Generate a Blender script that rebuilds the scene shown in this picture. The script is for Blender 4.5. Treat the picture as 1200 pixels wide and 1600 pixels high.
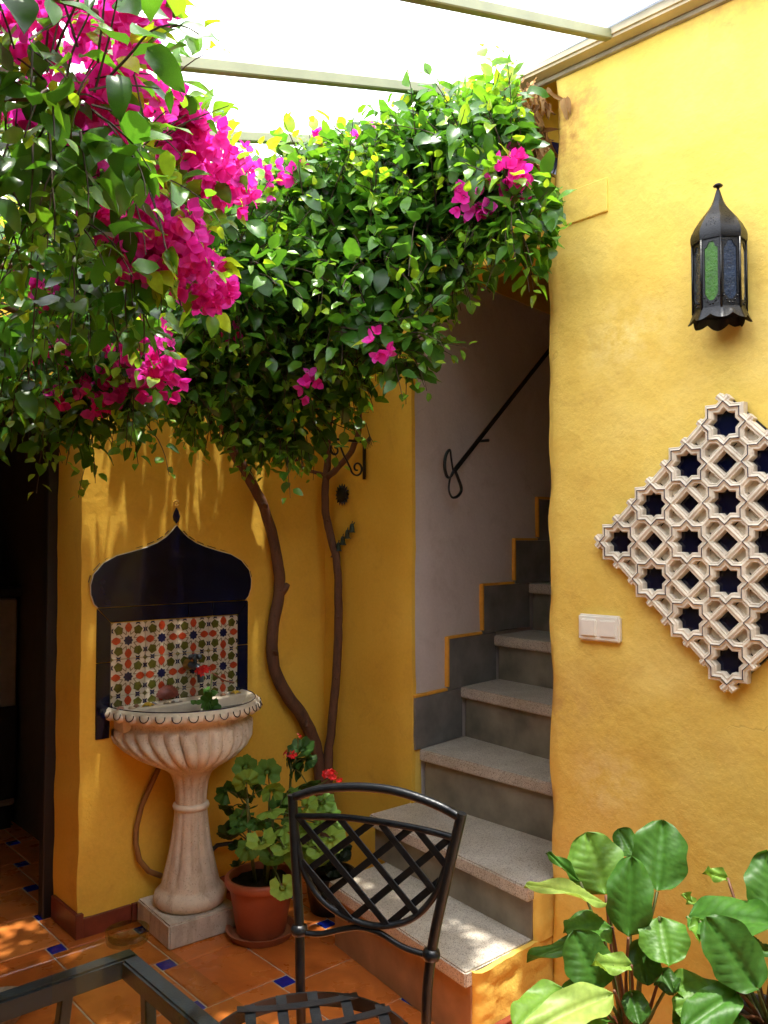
import bpy, bmesh, math, random
import numpy as np
from mathutils import Vector, Matrix, noise

for o in list(bpy.data.objects):
    bpy.data.objects.remove(o, do_unlink=True)
scene = bpy.context.scene
COL = scene.collection
PI = math.pi
rnd = random.Random(7)

# ------------------------------------------------------------------ camera
YAW, PITCH = 41.67, 1.955
cam = bpy.data.cameras.new("camera")
cam.sensor_fit = 'VERTICAL'
cam.sensor_height = 36.0
cam.lens = 29.655
cam.clip_start = 0.02
cam.clip_end = 500
camo = bpy.data.objects.new("camera", cam)
COL.objects.link(camo)
camo.location = (0, 0, 1.45)
camo.rotation_euler = (math.radians(90 + PITCH), 0, math.radians(-YAW))
scene.camera = camo
# ------------------------------------------------------------------ light
SUN_EL, SUN_AZ = 82.0, 168.0          # azimuth clockwise from +Y
world = bpy.data.worlds.new("World")
scene.world = world
world.use_nodes = True
wn = world.node_tree
sky = wn.nodes.new("ShaderNodeTexSky")
sky.sky_type = 'NISHITA'
sky.sun_disc = False
sky.sun_elevation = math.radians(SUN_EL)
sky.sun_rotation = math.radians(SUN_AZ)
bg = wn.nodes["Background"]
bg.inputs["Strength"].default_value = 0.15
wn.links.new(sky.outputs[0], bg.inputs["Color"])
sun = bpy.data.lights.new("sun", 'SUN')
sun.energy = 5.0
sun.angle = math.radians(1.0)
sun.color = (1.0, 0.95, 0.87)
suno = bpy.data.objects.new("sun", sun)
COL.objects.link(suno)
az, el = math.radians(SUN_AZ), math.radians(SUN_EL)
to_sun = Vector((math.sin(az) * math.cos(el), math.cos(az) * math.cos(el), math.sin(el)))
suno.rotation_euler = to_sun.to_track_quat('Z', 'Y').to_euler()
suno.location = to_sun * 20
vs = scene.view_settings
vs.view_transform = 'Standard'
vs.look = 'None'
vs.exposure = 2.25
vs.gamma = 1.0
vs.use_curve_mapping = False
cy = scene.cycles
cy.use_denoising = True
cy.max_bounces = 10
cy.diffuse_bounces = 5
cy.glossy_bounces = 4
cy.transmission_bounces = 8
cy.transparent_max_bounces = 12
cy.caustics_reflective = False
cy.caustics_refractive = False
cy.sample_clamp_indirect = 8.0

# ------------------------------------------------------------------ materials
def _nt(name):
    m = bpy.data.materials.new(name)
    m.use_nodes = True
    nt = m.node_tree
    return m, nt, nt.nodes["Principled BSDF"]

def _coord(nt, space):
    if space == 'world':
        g = nt.nodes.new("ShaderNodeNewGeometry")
        return g.outputs["Position"]
    t = nt.nodes.new("ShaderNodeTexCoord")
    return t.outputs["Object"]

def _noise(nt, co, scale, detail=4, rough=0.55, dist=0.0):
    n = nt.nodes.new("ShaderNodeTexNoise")
    n.inputs["Scale"].default_value = scale
    n.inputs["Detail"].default_value = detail
    n.inputs["Roughness"].default_value = rough
    n.inputs["Distortion"].default_value = dist
    nt.links.new(co, n.inputs["Vector"])
    return n.outputs["Fac"]

def _ramp(nt, fac, stops):
    r = nt.nodes.new("ShaderNodeValToRGB")
    e = r.color_ramp.elements
    while len(e) < len(stops):
        e.new(0.5)
    for el_, (p, c) in zip(e, stops):
        el_.position = p
        el_.color = (*c, 1) if len(c) == 3 else c
    nt.links.new(fac, r.inputs["Fac"])
    return r.outputs["Color"]

def _mix(nt, fac, a, b, mode='MIX'):
    m = nt.nodes.new("ShaderNodeMix")
    m.data_type = 'RGBA'
    m.blend_type = mode
    for sock, v in ((m.inputs[0], fac), (m.inputs[6], a), (m.inputs[7], b)):
        if isinstance(v, (int, float)):
            sock.default_value = v
        elif isinstance(v, tuple):
            sock.default_value = (*v, 1)
        else:
            nt.links.new(v, sock)
    return m.outputs[2]

def _bump(nt, bsdf, height, strength, dist=0.01):
    b = nt.nodes.new("ShaderNodeBump")
    b.inputs["Strength"].default_value = strength
    b.inputs["Distance"].default_value = dist
    nt.links.new(height, b.inputs["Height"])
    old = bsdf.inputs["Normal"]
    if old.is_linked:
        nt.links.new(old.links[0].from_socket, b.inputs["Normal"])
    nt.links.new(b.outputs["Normal"], old)

def simple(name, col, rough=0.6, metal=0.0, var=0.15, scale=30.0, bump=0.0, bscale=80.0, space='object', spec=0.5, coat=0.0):
    m, nt, b = _nt(name)
    co = _coord(nt, space)
    dark = tuple(c * (1 - var) for c in col)
    lite = tuple(min(1, c * (1 + var)) for c in col)
    nt.links.new(_ramp(nt, _noise(nt, co, scale), [(0.3, dark), (0.7, lite)]), b.inputs["Base Color"])
    b.inputs["Roughness"].default_value = rough
    b.inputs["Metallic"].default_value = metal
    b.inputs["Specular IOR Level"].default_value = spec
    b.inputs["Coat Weight"].default_value = coat
    if bump:
        _bump(nt, b, _noise(nt, co, bscale, 6, 0.6), bump, 0.004)
    return m

def plaster(name, col, lite, dark, stain, bump=0.6, pimples=0.5, marks=()):
    m, nt, b = _nt(name)
    co = _coord(nt, 'world')
    c = _ramp(nt, _noise(nt, co, 2.2, 6, 0.6, 0.4), [(0.3, dark), (0.5, col), (0.72, lite)])
    c2 = _mix(nt, _ramp(nt, _noise(nt, co, 5.0, 8, 0.7, 0.6), [(0.54, (0, 0, 0)), (0.74, (0.7, 0.7, 0.7))]), c, stain)
    fine = _ramp(nt, _noise(nt, co, 90, 3, 0.6), [(0.3, (0.93, 0.93, 0.93)), (0.7, (1, 1, 1))])
    # hairline cracks, only in some areas
    wv = nt.nodes.new("ShaderNodeVectorMath"); wv.operation = 'ADD'
    nz = nt.nodes.new("ShaderNodeTexNoise"); nz.inputs["Scale"].default_value = 6.0; nz.inputs["Detail"].default_value = 4
    nt.links.new(co, nz.inputs["Vector"])
    sc = nt.nodes.new("ShaderNodeVectorMath"); sc.operation = 'SCALE'; sc.inputs[3].default_value = 0.16
    nt.links.new(nz.outputs["Color"], sc.inputs[0]); nt.links.new(co, wv.inputs[0]); nt.links.new(sc.outputs[0], wv.inputs[1])
    vo = nt.nodes.new("ShaderNodeTexVoronoi"); vo.feature = 'DISTANCE_TO_EDGE'; vo.inputs["Scale"].default_value = 3.1
    nt.links.new(wv.outputs[0], vo.inputs["Vector"])
    crack = _ramp(nt, vo.outputs["Distance"], [(0.0, (1, 1, 1)), (0.006, (0, 0, 0))])
    area = _ramp(nt, _noise(nt, co, 2.6, 3), [(0.56, (0, 0, 0)), (0.66, (0.7, 0.7, 0.7))])
    cm = _mix(nt, 1.0, crack, area, 'MULTIPLY')
    c3 = _mix(nt, 1.0, c2, fine, 'MULTIPLY')
    for (pt, rad, mc) in marks:                      # old rust and damp marks with ragged outlines
        dn = nt.nodes.new("ShaderNodeVectorMath"); dn.operation = 'DISTANCE'
        nt.links.new(wv.outputs[0], dn.inputs[0]); dn.inputs[1].default_value = (pt[0] + 0.08, pt[1] + 0.08, pt[2] + 0.08)
        mr = nt.nodes.new("ShaderNodeMapRange"); mr.inputs[1].default_value = rad; mr.inputs[2].default_value = rad * 0.2
        nt.links.new(dn.outputs["Value"], mr.inputs[0])
        br_ = _mix(nt, 1.0, mr.outputs[0], _ramp(nt, _noise(nt, co, 16, 7, 0.7), [(0.40, (0, 0, 0)), (0.62, (0.8, 0.8, 0.8))]), 'MULTIPLY')
        c3 = _mix(nt, br_, c3, mc)
    c4 = _mix(nt, cm, c3, tuple(x * 0.72 for x in stain))
    nt.links.new(c4 if bump > 0.3 else c3, b.inputs["Base Color"])
    b.inputs["Roughness"].default_value = 0.85
    b.inputs["Specular IOR Level"].default_value = 0.2
    _bump(nt, b, _noise(nt, co, 7, 6, 0.55), bump * 1.2, 0.016)
    grain = _mix(nt, 1.0, _noise(nt, co, 34, 6, 0.65), _ramp(nt, _noise(nt, co, 3.0, 3), [(0.40, (0.15, 0.15, 0.15)), (0.62, (1, 1, 1))]), 'MULTIPLY')
    _bump(nt, b, grain, bump * 0.8, 0.005)
    if bump > 0.3:
        _bump(nt, b, _ramp(nt, cm, [(0, (1, 1, 1)), (1, (0, 0, 0))]), 0.4, 0.004)
    if pimples:
        spots = _ramp(nt, _noise(nt, co, 95, 5, 0.65), [(0.55, (0, 0, 0)), (0.70, (1, 1, 1))])
        msk = _ramp(nt, _noise(nt, co, 4.2, 4, 0.6), [(0.47, (0, 0, 0)), (0.6, (1, 1, 1))])
        _bump(nt, b, _mix(nt, 1.0, spots, msk, 'MULTIPLY'), pimples, 0.004)
    return m

def speckled(name, col, specks, rough=0.5, scale=260.0):
    m, nt, b = _nt(name)
    co = _coord(nt, 'world')
    v = nt.nodes.new("ShaderNodeTexVoronoi")
    v.inputs["Scale"].default_value = scale
    nt.links.new(co, v.inputs["Vector"])
    s = nt.nodes.new("ShaderNodeSeparateColor")
    nt.links.new(v.outputs["Color"], s.inputs[0])
    chip = _ramp(nt, s.outputs[0], [(0.0, specks), (0.16, specks), (0.2, col), (0.85, col), (0.95, tuple(min(1, c * 1.25) for c in col))])
    dirt = _ramp(nt, _noise(nt, co, 7, 6, 0.65), [(0.3, (0.72, 0.68, 0.62)), (0.65, (1, 1, 1))])
    nt.links.new(_mix(nt, 1.0, chip, dirt, 'MULTIPLY'), b.inputs["Base Color"])
    b.inputs["Roughness"].default_value = rough
    _bump(nt, b, _noise(nt, co, 60, 4), 0.15, 0.003)
    return m

def leafmat(name, stops, trans, rough=0.38, tw=0.4, spec=0.5, bumpscale=0.0):
    m, nt, b = _nt(name)
    a = nt.nodes.new("ShaderNodeAttribute")
    a.attribute_name = "tint"
    co = _coord(nt, 'object')
    base = _ramp(nt, a.outputs["Fac"], stops)
    vein = _ramp(nt, _noise(nt, co, 60, 3), [(0.3, (0.8, 0.8, 0.8)), (0.7, (1.1, 1.1, 1.1))])
    col = _mix(nt, 1.0, base, vein, 'MULTIPLY')
    nt.links.new(col, b.inputs["Base Color"])
    b.inputs["Roughness"].default_value = rough
    b.inputs["Specular IOR Level"].default_value = spec
    t = nt.nodes.new("ShaderNodeBsdfTranslucent")
    nt.links.new(_mix(nt, 1.0, col, trans, 'MULTIPLY'), t.inputs["Color"])
    mx = nt.nodes.new("ShaderNodeMixShader")
    mx.inputs[0].default_value = tw
    nt.links.new(b.outputs[0], mx.inputs[1])
    nt.links.new(t.outputs[0], mx.inputs[2])
    nt.links.new(mx.outputs[0], nt.nodes["Material Output"].inputs["Surface"])
    return m

M = {}
M['yellow'] = plaster("yellow_plaster", (0.80, 0.56, 0.115), (0.85, 0.63, 0.17), (0.75, 0.49, 0.085), (0.64, 0.40, 0.09), 0.6, 0.22, (((2.155, 1.57, 2.72), 0.17, (0.42, 0.17, 0.05)), ((2.16, 1.50, 2.83), 0.10, (0.50, 0.24, 0.07)), ((2.18, 1.05, 2.88), 0.22, (0.60, 0.36, 0.10)), ((2.155, 1.58, 0.95), 0.16, (0.62, 0.38, 0.10)), ((2.17, 1.35, 2.72), 0.20, (0.66, 0.42, 0.12)), ((2.16, 1.45, 0.72), 0.16, (0.86, 0.68, 0.26)), ((2.165, 1.36, 2.05), 0.18, (0.86, 0.66, 0.22))))
M['yellow_smooth'] = plaster("yellow_plaster_smooth", (0.78, 0.48, 0.06), (0.82, 0.53, 0.08), (0.73, 0.43, 0.05), (0.64, 0.36, 0.055), 0.28, 0.15)
M['pink'] = plaster("pale_plaster", (0.62, 0.54, 0.49), (0.66, 0.58, 0.53), (0.57, 0.49, 0.44), (0.50, 0.41, 0.35), 0.4, 0.3)
M['hidden'] = plaster("buff_plaster", (0.46, 0.40, 0.30), (0.50, 0.44, 0.34), (0.42, 0.36, 0.27), (0.38, 0.32, 0.24), 0.2, 0.2)
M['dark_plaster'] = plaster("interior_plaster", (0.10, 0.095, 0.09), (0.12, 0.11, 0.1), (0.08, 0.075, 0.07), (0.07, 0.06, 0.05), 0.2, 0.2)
M['border'] = simple("border_paint", (0.74, 0.36, 0.04), 0.7, var=0.12)
M['terrazzo'] = speckled("terrazzo_tread", (0.56, 0.51, 0.43), (0.26, 0.22, 0.18), 0.42, 420.0)
M['riser'] = simple("riser_slab", (0.24, 0.20, 0.145), 0.5, var=0.38, scale=7, bump=0.1, space='world')
M['riser_bounce'] = simple("riser_slab_bounce", (0.36, 0.20, 0.10), 0.55, var=0.25, scale=9, bump=0.1, space='world')  # riser slab with orange bounce light from the floor put into its colour
M['skirt'] = simple("skirting_slab", (0.15, 0.145, 0.135), 0.42, var=0.38, scale=8, bump=0.08, space='world')
M['navy'] = simple("navy_glaze", (0.006, 0.008, 0.045), 0.12, var=0.3, scale=6, coat=0.4)
M['blacktile'] = simple("black_glaze", (0.003, 0.004, 0.018), 0.10, var=0.6, scale=3, spec=0.4)
M['grout'] = simple("grout", (0.45, 0.36, 0.26), 0.9, var=0.25, scale=25, bump=0.3, space='world')
M['cream_line'] = simple("cream_glaze", (0.62, 0.52, 0.38), 0.4, var=0.1)
M['iron'] = simple("black_iron", (0.008, 0.009, 0.011), 0.30, metal=0.0, var=0.3, scale=60, bump=0.18, bscale=240, spec=0.4)
M['lantern_iron'] = simple("lantern_iron", (0.004, 0.004, 0.005), 0.34, var=0.4, scale=50, bump=0.25, bscale=200, spec=0.3)
M['iron_blue'] = simple("blue_black_iron", (0.012, 0.016, 0.022), 0.33, var=0.3, scale=60, bump=0.2, bscale=240)
def stained(name, col, dark, sc=1.0):
    m, nt, b = _nt(name)
    co = _coord(nt, 'world')
    mp = nt.nodes.new("ShaderNodeMapping"); mp.inputs["Scale"].default_value = (26 * sc, 26 * sc, 5 * sc); nt.links.new(co, mp.inputs["Vector"])
    streak = _noise(nt, mp.outputs[0], 1.0, 6, 0.65)
    c = _ramp(nt, _noise(nt, co, 8, 6, 0.65), [(0.3, tuple(x * 0.8 for x in col)), (0.65, tuple(min(1, x * 1.18) for x in col))])
    c2 = _mix(nt, _ramp(nt, streak, [(0.50, (0, 0, 0)), (0.72, (0.75, 0.75, 0.75))]), c, dark)
    spk = _ramp(nt, _noise(nt, co, 150, 3, 0.7), [(0.30, (0.55, 0.5, 0.45)), (0.42, (1, 1, 1))])
    nt.links.new(_mix(nt, 1.0, c2, spk, 'MULTIPLY'), b.inputs["Base Color"])
    b.inputs["Roughness"].default_value = 0.75
    _bump(nt, b, _noise(nt, co, 70, 6, 0.65), 0.5, 0.004)
    return m
M['stone'] = stained("fountain_stone", (0.60, 0.50, 0.37), (0.30, 0.20, 0.12))
M['stone_rim'] = simple("fountain_rim_stone", (0.62, 0.53, 0.40), 0.6, var=0.18, scale=14, bump=0.3, bscale=90, space='world')
M['stone_plinth'] = stained("plinth_stone", (0.52, 0.45, 0.36), (0.28, 0.22, 0.16), 0.7)
M['lattice'] = simple("carved_stone", (0.66, 0.57, 0.43), 0.75, var=0.2, scale=18, bump=0.5, bscale=110, space='world')
M['terracotta_pot'] = simple("terracotta_pot", (0.34, 0.085, 0.035), 0.5, var=0.16, scale=10, bump=0.15, bscale=60)
M['saucer'] = simple("terracotta_saucer", (0.30, 0.10, 0.045), 0.55, var=0.2, scale=12)
M['black_pot'] = simple("black_plastic_pot", (0.008, 0.008, 0.009), 0.4, var=0.2)
M['soil'] = simple("soil", (0.018, 0.012, 0.009), 0.95, var=0.5, scale=60, bump=1.0, bscale=90)
M['bark'] = stained("vine_bark", (0.12, 0.052, 0.026), (0.035, 0.018, 0.012), 1.6)
M['twig'] = simple("vine_twig", (0.05, 0.03, 0.014), 0.8, var=0.4, scale=40)
M['stem_green'] = simple("green_stem", (0.10, 0.12, 0.03), 0.6, var=0.3)
M['stem_brown'] = simple("reddish_stem", (0.12, 0.045, 0.02), 0.6, var=0.3)
M['white_plastic'] = simple("white_plastic", (0.80, 0.74, 0.62), 0.35, var=0.05)
M['beam'] = simple("painted_beam", (0.20, 0.21, 0.11), 0.5, var=0.15, scale=8, space='world')
M['edge_beam'] = simple("cream_edge_beam", (0.50, 0.42, 0.27), 0.6, var=0.15, scale=10, space='world')
M['flash'] = simple("zinc_flashing", (0.30, 0.26, 0.18), 0.5, var=0.2, scale=14, space='world')
M['basin_shade'] = simple("basin_shade_sheet", (0.10, 0.11, 0.11), 0.06, var=0.3, scale=12, bump=0.05, bscale=40)  # grey of the shaded basin interior
M['brass'] = simple("brass", (0.45, 0.28, 0.08), 0.3, metal=0.9, var=0.2)
M['tap_dark'] = simple("tarnished_tap", (0.06, 0.075, 0.09), 0.4, metal=0.5, var=0.3)
M['hose'] = simple("brown_hose", (0.26, 0.12, 0.035), 0.5, var=0.15)
M['darkwood'] = simple("dark_wood", (0.010, 0.008, 0.008), 0.5, var=0.3)
M['cabinet'] = simple("grey_cabinet", (0.22, 0.21, 0.19), 0.6, var=0.1)
M['dry'] = None
M['red'] = simple("red_petal", (0.62, 0.012, 0.012), 0.5, var=0.3, scale=80)
M['gold'] = simple("gold_paint", (0.50, 0.28, 0.05), 0.5, var=0.3)
M['patina'] = simple("patina_metal", (0.035, 0.05, 0.04), 0.5, metal=0.4, var=0.5, scale=50)
M['pat_red'] = simple("glaze_red", (0.36, 0.045, 0.015), 0.18, var=0.2, scale=60)
M['pat_green'] = simple("glaze_green", (0.075, 0.075, 0.012), 0.18, var=0.25, scale=60)
M['pat_navy'] = simple("glaze_navy", (0.008, 0.010, 0.045), 0.18, var=0.2, scale=60)
M['pat_cream'] = simple("glaze_cream", (0.52, 0.45, 0.34), 0.2, var=0.06, scale=30)
M['pat_line'] = simple("glaze_grey_line", (0.20, 0.15, 0.09), 0.25, var=0.1)

def terracotta():
    m, nt, b = _nt("terracotta_tile")
    co = _coord(nt, 'world')
    oi = nt.nodes.new("ShaderNodeObjectInfo")
    c1 = _ramp(nt, oi.outputs["Random"], [(0.0, (0.46, 0.12, 0.022)), (0.5, (0.54, 0.16, 0.032)), (1.0, (0.62, 0.22, 0.05))])
    c2 = _ramp(nt, _noise(nt, co, 6, 7, 0.65, 0.6), [(0.25, (0.62, 0.5, 0.42)), (0.6, (1.05, 1.0, 0.95)), (0.85, (1.25, 1.35, 1.3))])
    nt.links.new(_mix(nt, 1.0, c1, c2, 'MULTIPLY'), b.inputs["Base Color"])
    rr = _ramp(nt, _noise(nt, co, 9, 4), [(0.3, (0.22, 0.22, 0.22)), (0.75, (0.42, 0.42, 0.42))])
    nt.links.new(rr, b.inputs["Roughness"])
    _bump(nt, b, _noise(nt, co, 22, 5), 0.12, 0.004)
    return m
M['terracotta'] = terracotta()

def bluetile():
    return simple("blue_tile", (0.006, 0.015, 0.22), 0.12, var=0.3, scale=30)
M['bluetile'] = bluetile()

def skirt_red():
    return simple("red_skirting", (0.17, 0.035, 0.018), 0.35, var=0.25, scale=20)
M['redskirt'] = skirt_red()

def glassmat(name, col, rough, ior=1.45):
    m, nt, b = _nt(name)
    co = _coord(nt, 'object')
    nt.links.new(_ramp(nt, _noise(nt, co, 20), [(0.3, tuple(c * 0.9 for c in col)), (0.7, col)]), b.inputs["Base Color"])
    b.inputs["Roughness"].default_value = rough
    b.inputs["Transmission Weight"].default_value = 1.0
    b.inputs["IOR"].default_value = ior
    return m
def thinglass(name, tint, ior=1.45):
    m, nt, b = _nt(name)
    co = _coord(nt, 'object')
    tr = nt.nodes.new("ShaderNodeBsdfTransparent")
    nt.links.new(_ramp(nt, _noise(nt, co, 6), [(0.3, tuple(c * 0.97 for c in tint)), (0.7, tint)]), tr.inputs["Color"])
    gl = nt.nodes.new("ShaderNodeBsdfGlossy"); gl.inputs["Roughness"].default_value = 0.015
    lw_ = nt.nodes.new("ShaderNodeLayerWeight"); lw_.inputs["Blend"].default_value = 0.5
    fr = _ramp(nt, lw_.outputs["Facing"], [(0.0, (0.03, 0.03, 0.03)), (0.55, (0.035, 0.035, 0.035)), (0.8, (0.12, 0.12, 0.12)), (1.0, (0.8, 0.8, 0.8))])
    mx = nt.nodes.new("ShaderNodeMixShader")
    nt.links.new(fr, mx.inputs[0]); nt.links.new(tr.outputs[0], mx.inputs[1]); nt.links.new(gl.outputs[0], mx.inputs[2])
    nt.links.new(mx.outputs[0], nt.nodes["Material Output"].inputs["Surface"])
    return m
M['tableglass'] = thinglass("table_glass", (0.93, 0.96, 0.94), 1.35)
M['amberglass'] = thinglass("ashtray_glass", (0.80, 0.78, 0.58), 1.6)

def panemat(name, col, rough=0.25):
    return simple(name, col, rough, var=0.35, scale=45, bump=0.4, bscale=120, spec=0.3)
M['pane_green'] = panemat("green_pane", (0.030, 0.115, 0.003))
M['pane_blue'] = panemat("blue_pane", (0.018, 0.028, 0.05))
M['pane_clear'] = panemat("grey_pane", (0.03, 0.033, 0.036))
M['pane_amber'] = panemat("amber_pane", (0.42, 0.34, 0.13))

def sheet():
    m, nt, b = _nt("translucent_sheet")
    co = _coord(nt, 'world')
    t = nt.nodes.new("ShaderNodeBsdfTranslucent")
    nt.links.new(_ramp(nt, _noise(nt, co, 1.5), [(0.3, (0.90, 0.90, 0.88)), (0.7, (0.95, 0.95, 0.93))]), t.inputs["Color"])
    b.inputs["Base Color"].default_value = (0.85, 0.85, 0.83, 1)
    b.inputs["Roughness"].default_value = 0.4
    mx = nt.nodes.new("ShaderNodeMixShader")
    mx.inputs[0].default_value = 0.88
    nt.links.new(b.outputs[0], mx.inputs[1])
    nt.links.new(t.outputs[0], mx.inputs[2])
    tp_ = nt.nodes.new("ShaderNodeBsdfTransparent")
    tp_.inputs["Color"].default_value = (0.95, 0.95, 0.93, 1)
    m2 = nt.nodes.new("ShaderNodeMixShader"); m2.inputs[0].default_value = 0.42
    nt.links.new(mx.outputs[0], m2.inputs[1]); nt.links.new(tp_.outputs[0], m2.inputs[2])
    nt.links.new(m2.outputs[0], nt.nodes["Material Output"].inputs["Surface"])
    return m
M['sheet'] = sheet()

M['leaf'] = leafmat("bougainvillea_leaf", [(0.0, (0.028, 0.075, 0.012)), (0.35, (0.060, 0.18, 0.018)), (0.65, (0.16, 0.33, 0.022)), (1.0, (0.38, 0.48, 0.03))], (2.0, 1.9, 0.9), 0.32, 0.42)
M['bract'] = leafmat("magenta_bract", [(0.0, (0.70, 0.015, 0.24)), (0.5, (0.84, 0.030, 0.42)), (1.0, (0.90, 0.09, 0.60))], (1.1, 1.2, 1.15), 0.6, 0.5, 0.2)
M['berg'] = leafmat("broad_leaf", [(0.0, (0.025, 0.055, 0.012)), (0.3, (0.055, 0.17, 0.02)), (0.6, (0.15, 0.30, 0.04)), (1.0, (0.36, 0.45, 0.12))], (1.8, 1.7, 1.0), 0.46, 0.3, 0.35)
M['ger'] = leafmat("geranium_leaf", [(0.0, (0.010, 0.022, 0.008)), (0.3, (0.05, 0.14, 0.02)), (0.7, (0.17, 0.32, 0.05)), (1.0, (0.28, 0.42, 0.06))], (1.8, 1.7, 1.0), 0.55, 0.3, 0.3)
M['dry'] = leafmat("dried_leaf", [(0.0, (0.09, 0.035, 0.012)), (0.5, (0.24, 0.12, 0.045)), (1.0, (0.48, 0.30, 0.13))], (1.2, 1.1, 1.0), 0.8, 0.25, 0.2)

# ------------------------------------------------------------------ mesh helpers
def empty(name, loc, label=None, cat=None, group=None, kind=None):
    o = bpy.data.objects.new(name, None)
    o.empty_display_size = 0.05
    o.location = loc
    COL.objects.link(o)
    tag(o, label, cat, group, kind)
    return o

def tag(o, label=None, cat=None, group=None, kind=None):
    if label: o["label"] = label
    if cat: o["category"] = cat
    if group: o["group"] = group
    if kind: o["kind"] = kind
    return o

def wloc(o):
    v = Vector((0, 0, 0))
    while o is not None:
        v += Vector(o.location)
        o = o.parent
    return v

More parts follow.
